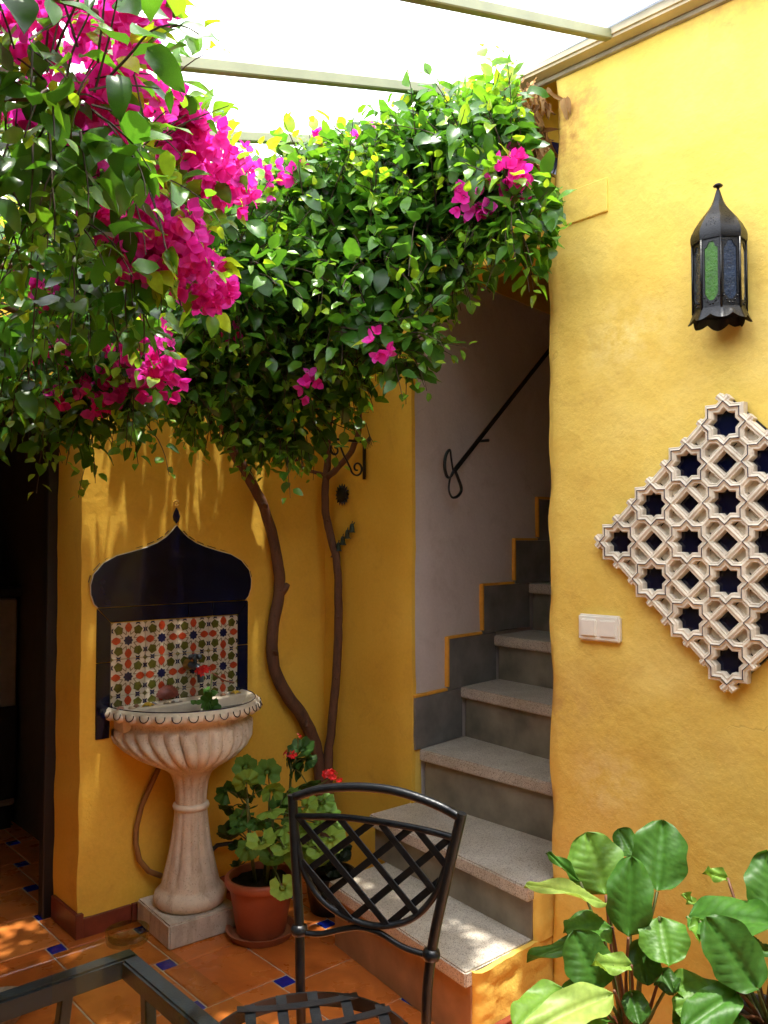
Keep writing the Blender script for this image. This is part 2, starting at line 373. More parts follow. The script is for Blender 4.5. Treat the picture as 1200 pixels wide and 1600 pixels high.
class MB:
    """collects world-space geometry for one mesh"""
    def __init__(s):
        s.V, s.F, s.MI, s.T = [], [], [], []
    def add(s, V, F, mi=0, tint=None):
        o = len(s.V)
        s.V.extend([tuple(v) for v in V])
        s.F.extend([tuple(i + o for i in f) for f in F])
        s.MI.extend([mi] * len(F))
        if tint is not None:
            s.T.extend([tint] * len(V))
        return s
    def box(s, x0, x1, y0, y1, z0, z1, mi=0):
        V = [(x0, y0, z0), (x1, y0, z0), (x1, y1, z0), (x0, y1, z0), (x0, y0, z1), (x1, y0, z1), (x1, y1, z1), (x0, y1, z1)]
        return s.add(V, [(0, 3, 2, 1), (4, 5, 6, 7), (0, 1, 5, 4), (1, 2, 6, 5), (2, 3, 7, 6), (3, 0, 4, 7)], mi)
    def prism(s, poly, z0, z1, mi=0):
        n = len(poly)
        V = [(p[0], p[1], z0) for p in poly] + [(p[0], p[1], z1) for p in poly]
        F = [tuple(reversed(range(n))), tuple(range(n, 2 * n))] + [(i, (i + 1) % n, n + (i + 1) % n, n + i) for i in range(n)]
        return s.add(V, F, mi)
    def obox(s, a, b, w, h, up=(0, 0, 1), mi=0):
        """bar from a to b, width w (sideways), height h (along up)"""
        a, b, up = Vector(a), Vector(b), Vector(up)
        d = (b - a).normalized()
        side = d.cross(up)
        if side.length < 1e-5: side = d.cross(Vector((1, 0, 0)))
        side.normalize()
        u2 = side.cross(d).normalized()
        V = []
        for p in (a, b):
            for sx, sz in ((-1, -1), (1, -1), (1, 1), (-1, 1)):
                V.append(p + side * (sx * w / 2) + u2 * (sz * h / 2))
        return s.add(V, [(3, 2, 1, 0), (4, 5, 6, 7), (0, 1, 5, 4), (1, 2, 6, 5), (2, 3, 7, 6), (3, 0, 4, 7)], mi)
    def tube(s, pts, rad, n=8, mi=0, closed=False, caps=True, flat=1.0, tint=None):
        pts = [Vector(p) for p in pts]
        k = len(pts)
        if not hasattr(rad, '__len__'): rad = [rad] * k
        T = []
        for i in range(k):
            if closed: t = pts[(i + 1) % k] - pts[i - 1]
            else: t = pts[min(i + 1, k - 1)] - pts[max(i - 1, 0)]
            T.append(t.normalized() if t.length > 1e-9 else Vector((0, 0, 1)))
        nrm = T[0].orthogonal().normalized()
        V = []
        for i in range(k):
            nrm = (nrm - T[i] * nrm.dot(T[i]))
            nrm = nrm.normalized() if nrm.length > 1e-6 else T[i].orthogonal().normalized()
            bn = T[i].cross(nrm)
            for j in range(n):
                a = 2 * PI * j / n
                V.append(pts[i] + (nrm * math.cos(a) + bn * math.sin(a) * flat) * rad[i])
        F = []
        for i in range(k if closed else k - 1):
            i2 = (i + 1) % k
            for j in range(n):
                j2 = (j + 1) % n
                F.append((i * n + j, i * n + j2, i2 * n + j2, i2 * n + j))
        if caps and not closed:
            F.append(tuple(reversed(range(n))))
            F.append(tuple((k - 1) * n + j for j in range(n)))
        return s.add(V, F, mi, tint)
    def lathe(s, prof, c, n=32, a0=0.0, a1=2 * PI, mod=None, mi=0, sx=1.0, sy=1.0):
        """prof: (radius, z). mod(angle, i) scales radius"""
        full = abs(a1 - a0 - 2 * PI) < 1e-6
        cols = n if full else n + 1
        V = []
        for i, (r, z) in enumerate(prof):
            for j in range(cols):
                a = a0 + (a1 - a0) * j / n
                rr = r * (mod(a, i) if mod else 1.0)
                V.append((c[0] + rr * math.cos(a) * sx, c[1] + rr * math.sin(a) * sy, c[2] + z))
        F = []
        for i in range(len(prof) - 1):
            for j in range(n):
                j2 = (j + 1) % cols
                F.append((i * cols + j, i * cols + j2, (i + 1) * cols + j2, (i + 1) * cols + j))
        return s.add(V, F, mi)
    def sphere(s, c, r, n=8, m=5, mi=0, sc=(1, 1, 1)):
        prof = [(max(1e-4, math.sin(PI * i / m)), -math.cos(PI * i / m)) for i in range(m + 1)]
        V, F = [], []
        for (pr, pz) in prof:
            for j in range(n):
                a = 2 * PI * j / n
                V.append((c[0] + r * sc[0] * pr * math.cos(a), c[1] + r * sc[1] * pr * math.sin(a), c[2] + r * sc[2] * pz))
        for i in range(m):
            for j in range(n):
                F.append((i * n + j, i * n + (j + 1) % n, (i + 1) * n + (j + 1) % n, (i + 1) * n + j))
        return s.add(V, F, mi)
    def build(s, name, mats, parent=None, smooth=False, bevel=0.0, seg=1, auto=None, recalc=True):
        base = wloc(parent) if parent else Vector((0, 0, 0))
        me = bpy.data.meshes.new(name)
        me.from_pydata([(v[0] - base.x, v[1] - base.y, v[2] - base.z) for v in s.V], [], s.F)
        mats = mats if isinstance(mats, (list, tuple)) else [mats]
        for m in mats: me.materials.append(m)
        if len(mats) > 1:
            me.polygons.foreach_set("material_index", s.MI)
        if s.T:
            at = me.attributes.new("tint", 'FLOAT', 'POINT')
            at.data.foreach_set("value", s.T)
        me.validate()
        if bevel or recalc:
            bm = bmesh.new(); bm.from_mesh(me)
            if recalc: bmesh.ops.recalc_face_normals(bm, faces=bm.faces)
            if bevel:
                es = [e for e in bm.edges if len(e.link_faces) == 2 and e.calc_face_angle(0) > 0.6]
                bmesh.ops.bevel(bm, geom=es, offset=bevel, segments=seg, affect='EDGES', clamp_overlap=True)
            bm.to_mesh(me); bm.free()
        if smooth:
            me.polygons.foreach_set("use_smooth", [True] * len(me.polygons))
            if auto is not None:
                me.set_sharp_from_angle(angle=math.radians(auto))
        o = bpy.data.objects.new(name, me)
        COL.objects.link(o)
        o.parent = parent
        return o

def single(name, mb, mats, base, label, cat, group=None, kind=None, **kw):
    """one-mesh thing with its origin at base"""
    mb.V = [(v[0] - base[0], v[1] - base[1], v[2] - base[2]) for v in mb.V]
    o = mb.build(name, mats, None, **kw)
    o.location = base
    tag(o, label, cat, group, kind)
    return o

def copy_of(src, loc, parent=None, rot=None):
    o = src.copy()
    o.location = loc
    if rot is not None: o.rotation_euler = rot
    o.parent = parent
    COL.objects.link(o)
    return o

def n3(x, y, z): return noise.noise(Vector((x, y, z)))

def plaster_slab(mb, p0, p1, z0, z1, thick, step=0.05, amp=0.006, edge=0.006, left_cut=None, mi=0, seed=0.0, round_=0.012):
    """wall slab: front face runs from p0 to p1 (xy), the front looks to the right of p0->p1; thickness goes to the left"""
    p0, p1 = Vector((p0[0], p0[1], 0)), Vector((p1[0], p1[1], 0))
    d = p1 - p0; L = d.length; d.normalize()
    nf = Vector((d.y, -d.x, 0))
    nu, nv = max(2, int(L / step)), max(2, int((z1 - z0) / step))
    V = []
    for j in range(nv + 1):
        z = z0 + (z1 - z0) * j / nv
        for i in range(nu + 1):
            s = L * i / nu
            off = amp * (n3(s * 3.1 + seed, z * 3.1, seed) * 1.2 + 0.5 * n3(s * 9 + seed, z * 9, 3.3) + (0.6 * n3(s * 28, z * 28, seed) if step < 0.018 else 0))
            cut = 0.0
            if i == 0: s += edge * n3(seed + 5, z * 9, 1.7) + (left_cut(z) if left_cut else 0); off -= round_
            if i == nu: s += edge * n3(seed + 9, z * 9, 4.7); off -= round_
            if left_cut and 0 < i < nu:
                s = max(s, left_cut(z) + 0.012 * i)
            V.append(p0 + d * s + nf * off + Vector((0, 0, z)))
    nF = len(V)
    F = []
    w = nu + 1
    for j in range(nv):
        for i in range(nu):
            F.append((j * w + i, j * w + i + 1, (j + 1) * w + i + 1, (j + 1) * w + i))
    # back ring
    ring = [i for i in range(w)] + [j * w + nu for j in range(1, nv + 1)] + [nv * w + i for i in range(nu - 1, -1, -1)] + [j * w for j in range(nv - 1, 0, -1)]
    back = []
    for k in ring:
        v = V[k]
        q = v - nf * thick
        V.append(q); back.append(len(V) - 1)
    n = len(ring)
    for k in range(n):
        F.append((ring[(k + 1) % n], ring[k], back[k], back[(k + 1) % n]))
    F.append(tuple(back))
    mb.add(V, F, mi)
    return mb
# ------------------------------------------------------------------ layout constants
YW = 3.074                                   # fountain wall plane
RC = Vector((2.152, 1.64, 0))                # end of the lantern wall
RS = Vector((0.0509, -0.9987, 0))            # along the lantern wall, towards the viewer
RN = Vector((-0.9987, -0.0509, 0))           # out of the lantern wall
def RW(s, z, off=0.0): return RC + RS * s + RN * off + Vector((0, 0, z))
SA = Vector((2.417, 2.507, 0))               # stair wall
SD = Vector((0.9903, 0.1390, 0))
SN = Vector((0.1390, -0.9903, 0))
def SW(s, z, off=0.0): return SA + SD * s + SN * off + Vector((0, 0, z))
XR0, YR0 = 0.35, -0.60                      # the translucent part of the roof starts here
def roof_z(x): return 2.965 + 0.285 * (x - 2.15)

# ------------------------------------------------------------------ floor with single tiles
flo = single("floor", MB().box(-1.5, 5.2, -1.8, 5.6, -0.12, -0.004), M['grout'], (0, 0, 0), None, None, kind="structure")
TA, TB, G = 0.300, 0.060, 0.0055
def tile_mesh(name, w, mat):
    return MB().box(-w / 2, w / 2, -w / 2, w / 2, -0.012, 0.0).build(name, mat, flo, bevel=0.0025)
big = tile_mesh("floor_tile", TA - G, M['terracotta'])
small = tile_mesh("corner_tile", TB - G, M['bluetile'])
fb = fs = True
ox, oy = 1.640 - TA - TB / 2, 2.335 - TA + TB / 2
for i in range(-9, 9):
    for j in range(-9, 11):
        x, y = ox + i * TA + j * TB, oy - i * TB + j * TA
        bx, by = x + TA / 2, y + TA / 2
        sx, sy = x + TA + TB / 2, y + TA - TB / 2
        def ok(px, py, m):
            if px < 0.0 or px > 2.75 or py < 0.35 or py > 4.9: return False
            if py > YW - 0.02 + m and px > (1.28 - m * 0.9 if py < 3.33 else 1.64): return False
            if px > 2.0 + m and py < 2.40: return px < 2.2 and py < 1.7
            if px > 2.37: return False
            return True
        if ok(bx, by, 0.16):
            if fb: big.location = (bx, by, 0); fb = False
            else:
                copy_of(big, (bx, by, rnd.uniform(-0.0008, 0.0006)), flo, (rnd.uniform(-.003, .003), rnd.uniform(-.003, .003), 0))
        if ok(sx, sy, 0.03):
            if fs: small.location = (sx, sy, 0); fs = False
            else: copy_of(small, (sx, sy, rnd.uniform(-0.001, 0.0004)), flo)

# ------------------------------------------------------------------ fountain wall (with the doorway at its left end)
mb = MB()
plaster_slab(mb, (1.245, YW), (2.42, YW), 0, 3.05, 0.245, 0.05, 0.005, 0.007, seed=1.0)
fw = single("yellow_wall", mb, M['yellow_smooth'], (1.8, YW, 0), "yellow plastered wall behind the stone fountain", "wall", kind="thing", smooth=True, auto=50)
mb = MB()
plaster_slab(mb, (0.25, YW + 0.002), (1.262, YW + 0.002), 2.05, 3.05, 0.24, 0.08, 0.004, 0.0, seed=2.0)
plaster_slab(mb, (-1.5, YW + 0.002), (0.25, YW + 0.002), 0.0, 3.05, 0.24, 0.12, 0.004, 0.0, seed=2.5)
single("wall", mb, M['yellow_smooth'], (0.25, YW, 2.05), None, None, kind="structure", smooth=True, auto=50)
# red skirting tiles on the fountain wall and the reveal
x = 1.258
for k, w in enumerate((0.19, 0.30, 0.30, 0.26)):
    MB().box(x + 0.001, x + w - 0.003, YW - 0.010, YW + 0.02, 0.0, 0.070).build("skirting_tile", M['redskirt'], fw, bevel=0.002)
    x += w
MB().box(1.232, 1.262, YW - 0.008, YW + 0.235, 0.0, 0.088).build("skirting_tile", M['redskirt'], fw, bevel=0.002)

# return wall in the corner
mb = MB()
plaster_slab(mb, (2.365, 3.09), (2.365, 2.50), 0, 3.3, 0.02, 0.05, 0.005, 0.006, seed=4.0)
single("yellow_wall", mb, M['yellow_smooth'], (2.37, 2.8, 0), "narrow yellow wall beside the stair, with iron bracket and small ornaments", "wall", kind="thing", smooth=True, auto=50)

# stair wall, pale below and yellow above
p0, p1 = SW(-0.030, 0), SW(2.6, 0)
mb = MB()
plaster_slab(mb, p0, p1, 0, 2.62, 0.05, 0.07, 0.005, 0.004, seed=6.0)
sw = single("pale_wall", mb, M['pink'], (SA.x, SA.y, 0), "pale pinkish plastered wall along the stairs, carrying the handrail", "wall", kind="thing", smooth=True, auto=50)
mb = MB()
q0, q1 = SW(-0.030, 0, 0.003), SW(2.6, 0, 0.003)
plaster_slab(mb, q0, q1, 2.62, 3.3, 0.05, 0.1, 0.004, 0.0, seed=6.5)
mb.build("painted_top", M['yellow_smooth'], sw, smooth=True, auto=50)
mb = MB()
plaster_slab(mb, SW(-0.022, 0, 0.006), SW(0.035, 0, 0.006), 0.30, 0.597, 0.03, 0.03, 0.003, 0.004, seed=8.1)
mb.build("plaster_patch", M['yellow'], sw, smooth=True, auto=50)

# upper wall over the stair opening
mb = MB()
plaster_slab(mb, (2.405, 2.50), (2.405, 1.40), 2.50, 3.32, 0.15, 0.06, 0.004, 0.0, seed=9.0)
lw = single("yellow_wall", mb, M['yellow_smooth'], (2.41, 2.0, 2.5), "upper yellow wall over the stair opening, behind the leaves", "wall", kind="thing", smooth=True, auto=50)
# navy painted arch on it
mb = MB()
arc = [(1.58 + 0.62 * (1 - math.cos(t)) , 2.50 + 0.40 * math.sin(t)) for t in [PI / 2 * k / 10 for k in range(11)]]
pts = [(2.396, y, z) for y, z in arc]
for a, b in zip(pts[:-1], pts[1:]):
    mb.obox(a, b, 0.014, 0.10, up=(0, 1, 0.01))
mb.build("painted_arch", M['navy'], lw)
MB().box(2.386, 2.40, 1.60, 1.70, 2.40, 2.82).build("painted_arch", M['navy'], lw, bevel=0.003)

# lantern wall
def cut(z):
    if z < 2.40: return 0.003 * math.sin(z * 7) + 0.0025 * math.sin(z * 19 + 1)
    if z < 2.52: return (z - 2.40) / 0.12 * 0.038
    return 0.038 + 0.008 * math.sin(z * 14) - 0.012 * max(0, (z - 2.8) / 0.15)
mb = MB()
e = RC + RS * 3.3
plaster_slab(mb, RC, e, 0, 2.965, 0.24, 0.022, 0.007, 0.009, left_cut=cut, seed=11.0)
rw = single("yellow_wall", mb, M['yellow'], (RC.x, RC.y, 0), "rough yellow wall with the lantern, stone lattice and light switch", "wall", kind="thing", smooth=True, auto=60)
# painted-over cover plate
mb = MB()
q = [RW(0.075, 2.535, 0.009), RW(0.222, 2.540, 0.009), RW(0.222, 2.437, 0.009), RW(0.075, 2.432, 0.009)]
V = q + [v - RN * 0.02 for v in q]
mb.add(V, [(0, 1, 2, 3), (7, 6, 5, 4), (0, 4, 5, 1), (1, 5, 6, 2), (2, 6, 7, 3), (3, 7, 4, 0)])
mb.build("cover_plate", M['yellow'], rw, bevel=0.002)
for k in range(6):
    a, b = RW(0.03 + k * 0.30, 0.0, 0.012), RW(0.03 + k * 0.30 + 0.296, 0.0, 0.012)
    MB().obox(a + Vector((0, 0, 0.035)), b + Vector((0, 0, 0.035)), 0.014, 0.07).build("skirting_tile", M['redskirt'], rw, bevel=0.002)

# enclosing walls of the stairwell, room and courtyard
def swall(name, mb, mat): return single(name, mb, mat, (0, 0, 0), None, None, kind="structure")
swall("wall", MB().box(2.394, 5.0, 1.30, 1.632, 0, 3.4), M['pink'])
swall("wall", MB().box(4.6, 4.8, 1.633, 3.2, 0, 3.4), M['hidden'])
swall("ceiling", MB().box(2.42, 4.9, 1.3, 3.2, 3.325, 3.45), M['hidden'])
swall("wall", MB().box(-1.7, -1.5, -1.8, 3.3, 0, 1.92), M['hidden'])
swall("wall", MB().box(-1.7, 2.6, -1.9, -1.65, 0, 3.0), M['hidden'])
swall("ceiling", MB().box(2.09, 2.56, 0.9, 3.3, 2.975, 3.06), M['yellow_smooth'])  # added soffit, closes the gap where sun leaked onto the stair wall
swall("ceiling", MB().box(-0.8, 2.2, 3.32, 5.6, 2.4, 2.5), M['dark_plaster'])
# unseen solid roof, added to keep light off the viewer's side
V = [(-1.7, -1.9, roof_z(-1.7)), (XR0, -1.9, roof_z(XR0)), (XR0, 3.2, roof_z(XR0)), (-1.7, 3.2, roof_z(-1.7))]
swall("ceiling", MB().add(V + [(x, y, z + 0.06) for x, y, z in V], [(0, 1, 2, 3), (7, 6, 5, 4), (0, 4, 5, 1), (1, 5, 6, 2), (2, 6, 7, 3), (3, 7, 4, 0)]), M['dark_plaster'])
V = [(XR0, -1.9, roof_z(XR0)), (2.3, -1.9, roof_z(2.3)), (2.3, YR0, roof_z(2.3)), (XR0, YR0, roof_z(XR0))]
swall("ceiling", MB().add(V + [(x, y, z + 0.06) for x, y, z in V], [(0, 1, 2, 3), (7, 6, 5, 4), (0, 4, 5, 1), (1, 5, 6, 2), (2, 6, 7, 3), (3, 7, 4, 0)]), M['dark_plaster'])
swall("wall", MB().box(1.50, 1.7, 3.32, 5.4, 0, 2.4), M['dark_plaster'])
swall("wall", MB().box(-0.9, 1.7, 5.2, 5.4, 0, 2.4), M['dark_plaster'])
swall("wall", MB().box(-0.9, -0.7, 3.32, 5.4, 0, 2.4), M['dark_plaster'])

# ------------------------------------------------------------------ staircase
st = empty("staircase", (2.2, 2.0, 0), "stair with speckled stone treads climbing behind the lantern wall", "staircase")
FR = [((1.894, 2.43), (1.788, 1.662)), ((2.157, 2.512), (2.066, 1.662)), ((2.417, 2.500), (2.425, 1.64)), ((2.705, 2.541), (2.62, 1.64)),
      ((2.968, 2.578), (2.89, 1.64)), ((3.274, 2.621), (3.19, 1.64)), ((3.56, 2.66), (3.48, 1.64)), ((3.85, 2.70), (3.78, 1.64)), ((4.14, 2.74), (4.07, 1.64)), ((4.43, 2.78), (4.37, 1.64))]
ZS = [0.2265, 0.39, 0.60, 0.815, 1.015, 1.24, 1.45, 1.66, 1.87, 2.08]
zp = 0.0
for i in range(len(FR) - 1):
    (lx, ly), (rx, ry) = FR[i]
    (lx2, ly2), (rx2, ry2) = FR[i + 1]
    z = ZS[i]
    th = 0.046
    ov = 0.022
    yl = min(ly, ly2) if i >= 2 else ly
    tread = [(lx - (0.0 if i else 0), ly), (rx, ry), (rx2 + 0.06, ry2 if i >= 1 else 1.662), (lx2 + 0.06, ly2 if i >= 2 else ly)]
    o = MB().prism(tread, z - th, z).build("tread", M['terrazzo'], st, bevel=0.005, seg=2)
    r = [(lx + ov, ly - 0.012), (rx + ov, ry + 0.0005), (rx + ov + 0.05, ry + 0.0005), (lx + ov + 0.05, ly - 0.012)]
    o = MB().prism(r, zp, z - th).build("riser", M['riser_bounce'] if i == 0 else M['riser'], st)
    core = [(lx + ov + 0.049, ly - 0.014), (rx + ov + 0.049, ry + 0.004), (rx2 + 0.3, ry2 + 0.004), (lx2 + 0.3, ly2 - 0.014 if i >= 2 else ly - 0.014)]
    MB().prism(core, zp - 0.05 if i else -0.003, z - th - 0.002).build("core", M['riser'], st)
    zp = z
# plastered cheeks of the two lowest steps
mb = MB()
plaster_slab(mb, (1.815, 1.642), (2.26, 1.642), 0, 0.2225, 0.019, 0.014, 0.011, 0.006, seed=13)
plaster_slab(mb, (2.092, 1.644), (2.26, 1.644), 0.2225, 0.3865, 0.017, 0.014, 0.009, 0.005, seed=15)
mb.build("cheek", M['yellow'], st, smooth=True, auto=55)
MB().box(1.83, 2.15, 1.618, 1.640, 0.0, 0.062).build("skirting_tile", M['redskirt'], st, bevel=0.002)
# stepped skirting slabs with their painted border
SK = [(-0.030, 0.300, 0.60, 0.812), (0.200, 0.57, 0.812, 1.030), (0.467, 0.87, 1.030, 1.245), (0.742, 1.17, 1.245, 1.452), (0.962, 1.45, 1.452, 1.660), (1.25, 1.75, 1.660, 1.87)]
for k, (a, b, z0, z1) in enumerate(SK):
    off = 0.012 + 0.0004 * k
    mb = MB(); q = [SW(a, 0, off), SW(b, 0, off), SW(b, 0, -0.01), SW(a, 0, -0.01)]
    mb.prism([(v.x, v.y) for v in q], z0 + 0.001, z1 - 0.001).build("skirting_slab", M['skirt'], st, bevel=0.0015)
    nxt = SK[k + 1][0] if k + 1 < len(SK) else b
    mb = MB(); o2 = 0.016
    if k > 0:
        q = [SW(a - 0.013, 0, o2), SW(a, 0, o2), SW(a, 0, -0.01), SW(a - 0.013, 0, -0.01)]
        mb.prism([(v.x, v.y) for v in q], z0 + 0.016, z1 + 0.010)
    q = [SW(a if k else a - 0.004, 0, o2 - 0.001), SW(nxt - 0.013, 0, o2 - 0.001), SW(nxt - 0.013, 0, -0.01), SW(a if k else a - 0.004, 0, -0.01)]
    mb.prism([(v.x, v.y) for v in q], z1, z1 + 0.011)
    mb.build("painted_border", M['border'], st, bevel=0.001)

# ------------------------------------------------------------------ translucent roof
rf = empty("canopy_roof", (2.1, 1.5, 2.95), "white translucent sheet roof on slim painted beams", "roof")
X0, X1 = XR0 + 0.002, 2.135
BY = [-0.445, 0.01, 0.465, 0.92, 1.375, 1.83, 2.285, 2.74]
edges = [YR0 + 0.002] + BY + [3.12]
for a, b in zip(edges[:-1], edges[1:]):
    mb = MB()
    mb.add([(X0, a + 0.004, roof_z(X0)), (X1, a + 0.004, roof_z(X1)), (X1, b - 0.004, roof_z(X1)), (X0, b - 0.004, roof_z(X0))], [(0, 1, 2, 3)])
    mb.build("roof_sheet", M['sheet'], rf, recalc=False)
for y in BY:
    MB().obox((X0, y, roof_z(X0) - 0.019), (X1 - 0.03, y, roof_z(X1 - 0.03) - 0.019), 0.026, 0.030).build("beam", M['beam'], rf, bevel=0.003)
mb = MB()
mb.obox(RW(-0.95, 2.945, 0.035), RW(3.2, 2.945, 0.035), 0.060, 0.045)
mb.build("edge_beam", M['edge_beam'], rf, bevel=0.008, seg=2)
mb = MB()
mb.obox(RW(-0.95, 2.915, 0.006), RW(3.2, 2.915, 0.006), 0.016, 0.014)
mb.build("flashing", M['flash'], rf, bevel=0.002)

# ------------------------------------------------------------------ doorway and the dark room
df = empty("door_frame", (1.27, 3.33, 0), "dark wooden frame of the doorway left of the fountain", "door frame")
MB().box(1.205, 1.263, 3.322, 3.372, 0, 2.05).build("jamb", M['darkwood'], df, bevel=0.004)
MB().box(0.25, 1.205, 3.322, 3.372, 1.99, 2.05).build("head", M['darkwood'], df, bevel=0.004)
MB().box(0.20, 0.25, 3.322, 3.372, 0, 2.05).build("jamb", M['darkwood'], df, bevel=0.004)
cb = empty("cabinet", (1.1, 4.6, 0), "pale grey cabinet standing in the dark room beyond the doorway", "cabinet")
MB().box(0.75, 1.47, 4.45, 5.0, 0.12, 1.16).build("body", M['cabinet'], cb, bevel=0.01)
MB().box(0.73, 1.48, 4.42, 5.0, 1.165, 1.215).build("top", M['darkwood'], cb, bevel=0.006)
MB().box(1.35, 1.468, 4.43, 4.446, 0.16, 0.62).build("door", M['darkwood'], cb, bevel=0.004)
MB().box(0.78, 1.46, 4.48, 5.0, 0.0, 0.118).build("base", M['darkwood'], cb)
single("bowl", MB().lathe([(0.03, 0), (0.05, 0.01), (0.09, 0.05), (0.085, 0.052), (0.04, 0.015), (0.001, 0.012)], (1.28, 4.62, 1.217), 20), M['cabinet'], (1.28, 4.62, 1.217), "shallow bowl on the cabinet in the dark room", "bowl", smooth=True)
# ------------------------------------------------------------------ tiled panel over the fountain
def wq(x, z, off=0.0): return (x, YW - off, z)
def flat(mb, pts, z0, z1, mi=0):
    """polygon in the wall's (x,z) plane, standing from z0 to z1 out of the wall"""
    n = len(pts)
    V = [wq(x, z, z1) for x, z in pts] + [wq(x, z, z0) for x, z in pts]
    F = [tuple(range(n))] + [(i, n + i, n + (i + 1) % n, (i + 1) % n) for i in range(n)]
    mb.add(V, F, mi)
pan = empty("tile_panel", (1.62, YW, 0.8), "patterned star tile panel in a black border with pointed dark top", "tile panel")
PX0, PX1, PZ1 = 1.354, 1.907, 1.139
NT = 4
TW = (PX1 - PX0) / NT
def star(cx, cz, r, n=8, k=0.62, rot=0.0):
    return [(cx + (r if i % 2 == 0 else r * k) * math.cos(rot + PI * i / n), cz + (r if i % 2 == 0 else r * k) * math.sin(rot + PI * i / n)) for i in range(2 * n)]
def lens(cx, cz, l, w, ang):
    P = [(l, 0), (l * .55, w * .7), (0, w), (-l * .55, w * .7), (-l, 0), (-l * .55, -w * .7), (0, -w), (l * .55, -w * .7)]
    c, s = math.cos(ang), math.sin(ang)
    return [(cx + x * c - z * s, cz + x * s + z * c) for x, z in P]
def pattern(mb, x0, z0, w, zmin):
    """glazed pattern of one tile, lower left x0,z0"""
    B = 0.006
    cx, cz = x0 + w / 2, z0 + w / 2
    def put(poly, mi, h=0.0009):
        if min(p[1] for p in poly) < zmin or min(p[0] for p in poly) < x0 + 0.001 or max(p[0] for p in poly) > x0 + w - 0.001 or max(p[1] for p in poly) > z0 + w - 0.001:
            poly = [(min(max(px, x0 + 0.001), x0 + w - 0.001), min(max(pz, max(z0 + 0.001, zmin)), z0 + w - 0.001)) for px, pz in poly]
            if max(p[1] for p in poly) - min(p[1] for p in poly) < 0.002 or max(p[0] for p in poly) - min(p[0] for p in poly) < 0.002: return
        flat(mb, poly, B, B + h, mi)
    put(star(cx, cz, w * 0.145, 8, 0.74), 3)
    for a in range(4):
        t = a * PI / 2
        put(lens(cx + math.cos(t) * w * 0.355, cz + math.sin(t) * w * 0.355, w * 0.140, w * 0.108, t), 1)
        t += PI / 4
        gx, gz = cx + math.cos(t) * w * 0.40, cz + math.sin(t) * w * 0.40
        put(star(gx, gz, w * 0.140, 5, 0.80, t + PI), 2)
    for sx in (0, 1):
        for sz in (0.22, 0.78):
            put(star(x0 + sx * w, z0 + sz * w, w * 0.105, 4, 0.42, PI / 4), 3)
            put(star(x0 + sz * w, z0 + sx * w, w * 0.105, 4, 0.42, PI / 4), 3)
        for sz in (0, 1):
            put(star(x0 + sx * w, z0 + sz * w, w * 0.075, 4, 0.6), 2)
    # strapwork lines
    for k in range(8):
        t = PI / 8 + k * PI / 4
        a = (cx + math.cos(t) * w * 0.17, cz + math.sin(t) * w * 0.17)
        for dt in (0.34, -0.34):
            b = (cx + math.cos(t + dt) * w * 0.50, cz + math.sin(t + dt) * w * 0.50)
            dx, dz = b[0] - a[0], b[1] - a[1]
            l = math.hypot(dx, dz); nx, nz = -dz / l * w * 0.013, dx / l * w * 0.013
            put([(a[0] + nx, a[1] + nz), (a[0] - nx, a[1] - nz), (b[0] - nx, b[1] - nz), (b[0] + nx, b[1] + nz)], 4, 0.0004 + 0.00003 * k + (0.00025 if dt > 0 else 0))
for r in range(3):
    for c in range(NT):
        x0, z1 = PX0 + c * TW, PZ1 - r * TW
        z0 = max(z1 - TW, 0.800)
        MBt = MB()
        flat(MBt, [(x0 + 0.0008, z0 + 0.0008), (x0 + TW - 0.0008, z0 + 0.0008), (x0 + TW - 0.0008, z1 - 0.0008), (x0 + 0.0008, z1 - 0.0008)], 0.0, 0.006, 0)
        pattern(MBt, x0, z1 - TW, TW, z0 + 0.001)
        MBt.build("tile", [M['pat_cream'], M['pat_red'], M['pat_green'], M['pat_navy'], M['pat_line']], pan, recalc=False)
def ptile(name, pts, mat, h=0.008, bev=0.0012):
    mb = MB(); flat(mb, pts, 0.0, h); return mb.build(name, mat, pan, bevel=bev)
ptile("border_tile", [(1.299, 0.711), (1.352, 0.711), (1.352, 0.992), (1.299, 0.992)], M['blacktile'])
ptile("border_tile", [(1.299, 0.995), (1.352, 0.995), (1.352, 1.141), (1.299, 1.196)], M['blacktile'])
ptile("border_tile", [(1.909, 0.80), (1.957, 0.80), (1.957, 1.010), (1.909, 1.010)], M['blacktile'])
ptile("border_tile", [(1.909, 1.013), (1.957, 1.013), (1.957, 1.193), (1.909, 1.141)], M['blacktile'])
ptile("border_tile", [(1.354, 1.142), (1.676, 1.142), (1.676, 1.198), (1.301, 1.198)], M['blacktile'])
ptile("border_tile", [(1.679, 1.142), (1.785, 1.142), (1.785, 1.198), (1.679, 1.198)], M['blacktile'])
ptile("border_tile", [(1.788, 1.142), (1.907, 1.142), (1.956, 1.196), (1.788, 1.198)], M['blacktile'])
half = [(0.0, 1.512), (0.022, 1.487), (0.048, 1.463), (0.085, 1.441), (0.13, 1.424), (0.19, 1.407), (0.25, 1.392), (0.30, 1.366), (0.338, 1.325), (0.349, 1.285), (0.347, 1.250), (0.335, 1.215), (0.320, 1.2005)]
CX = 1.622
ogee = [(CX + x, z) for x, z in half] + [(CX - x, z) for x, z in reversed(half[1:])]
ptile("pointed_top", ogee, M['blacktile'], 0.010)
outer = []
mb = MB()
mb.tube([wq(x, z, 0.006) for x, z in ogee[1:13]], 0.0032, 5)
mb.tube([wq(x, z, 0.006) for x, z in ogee[13:] + ogee[:1]], 0.0032, 5)
mb.build("grout_line", M['cream_line'], pan)
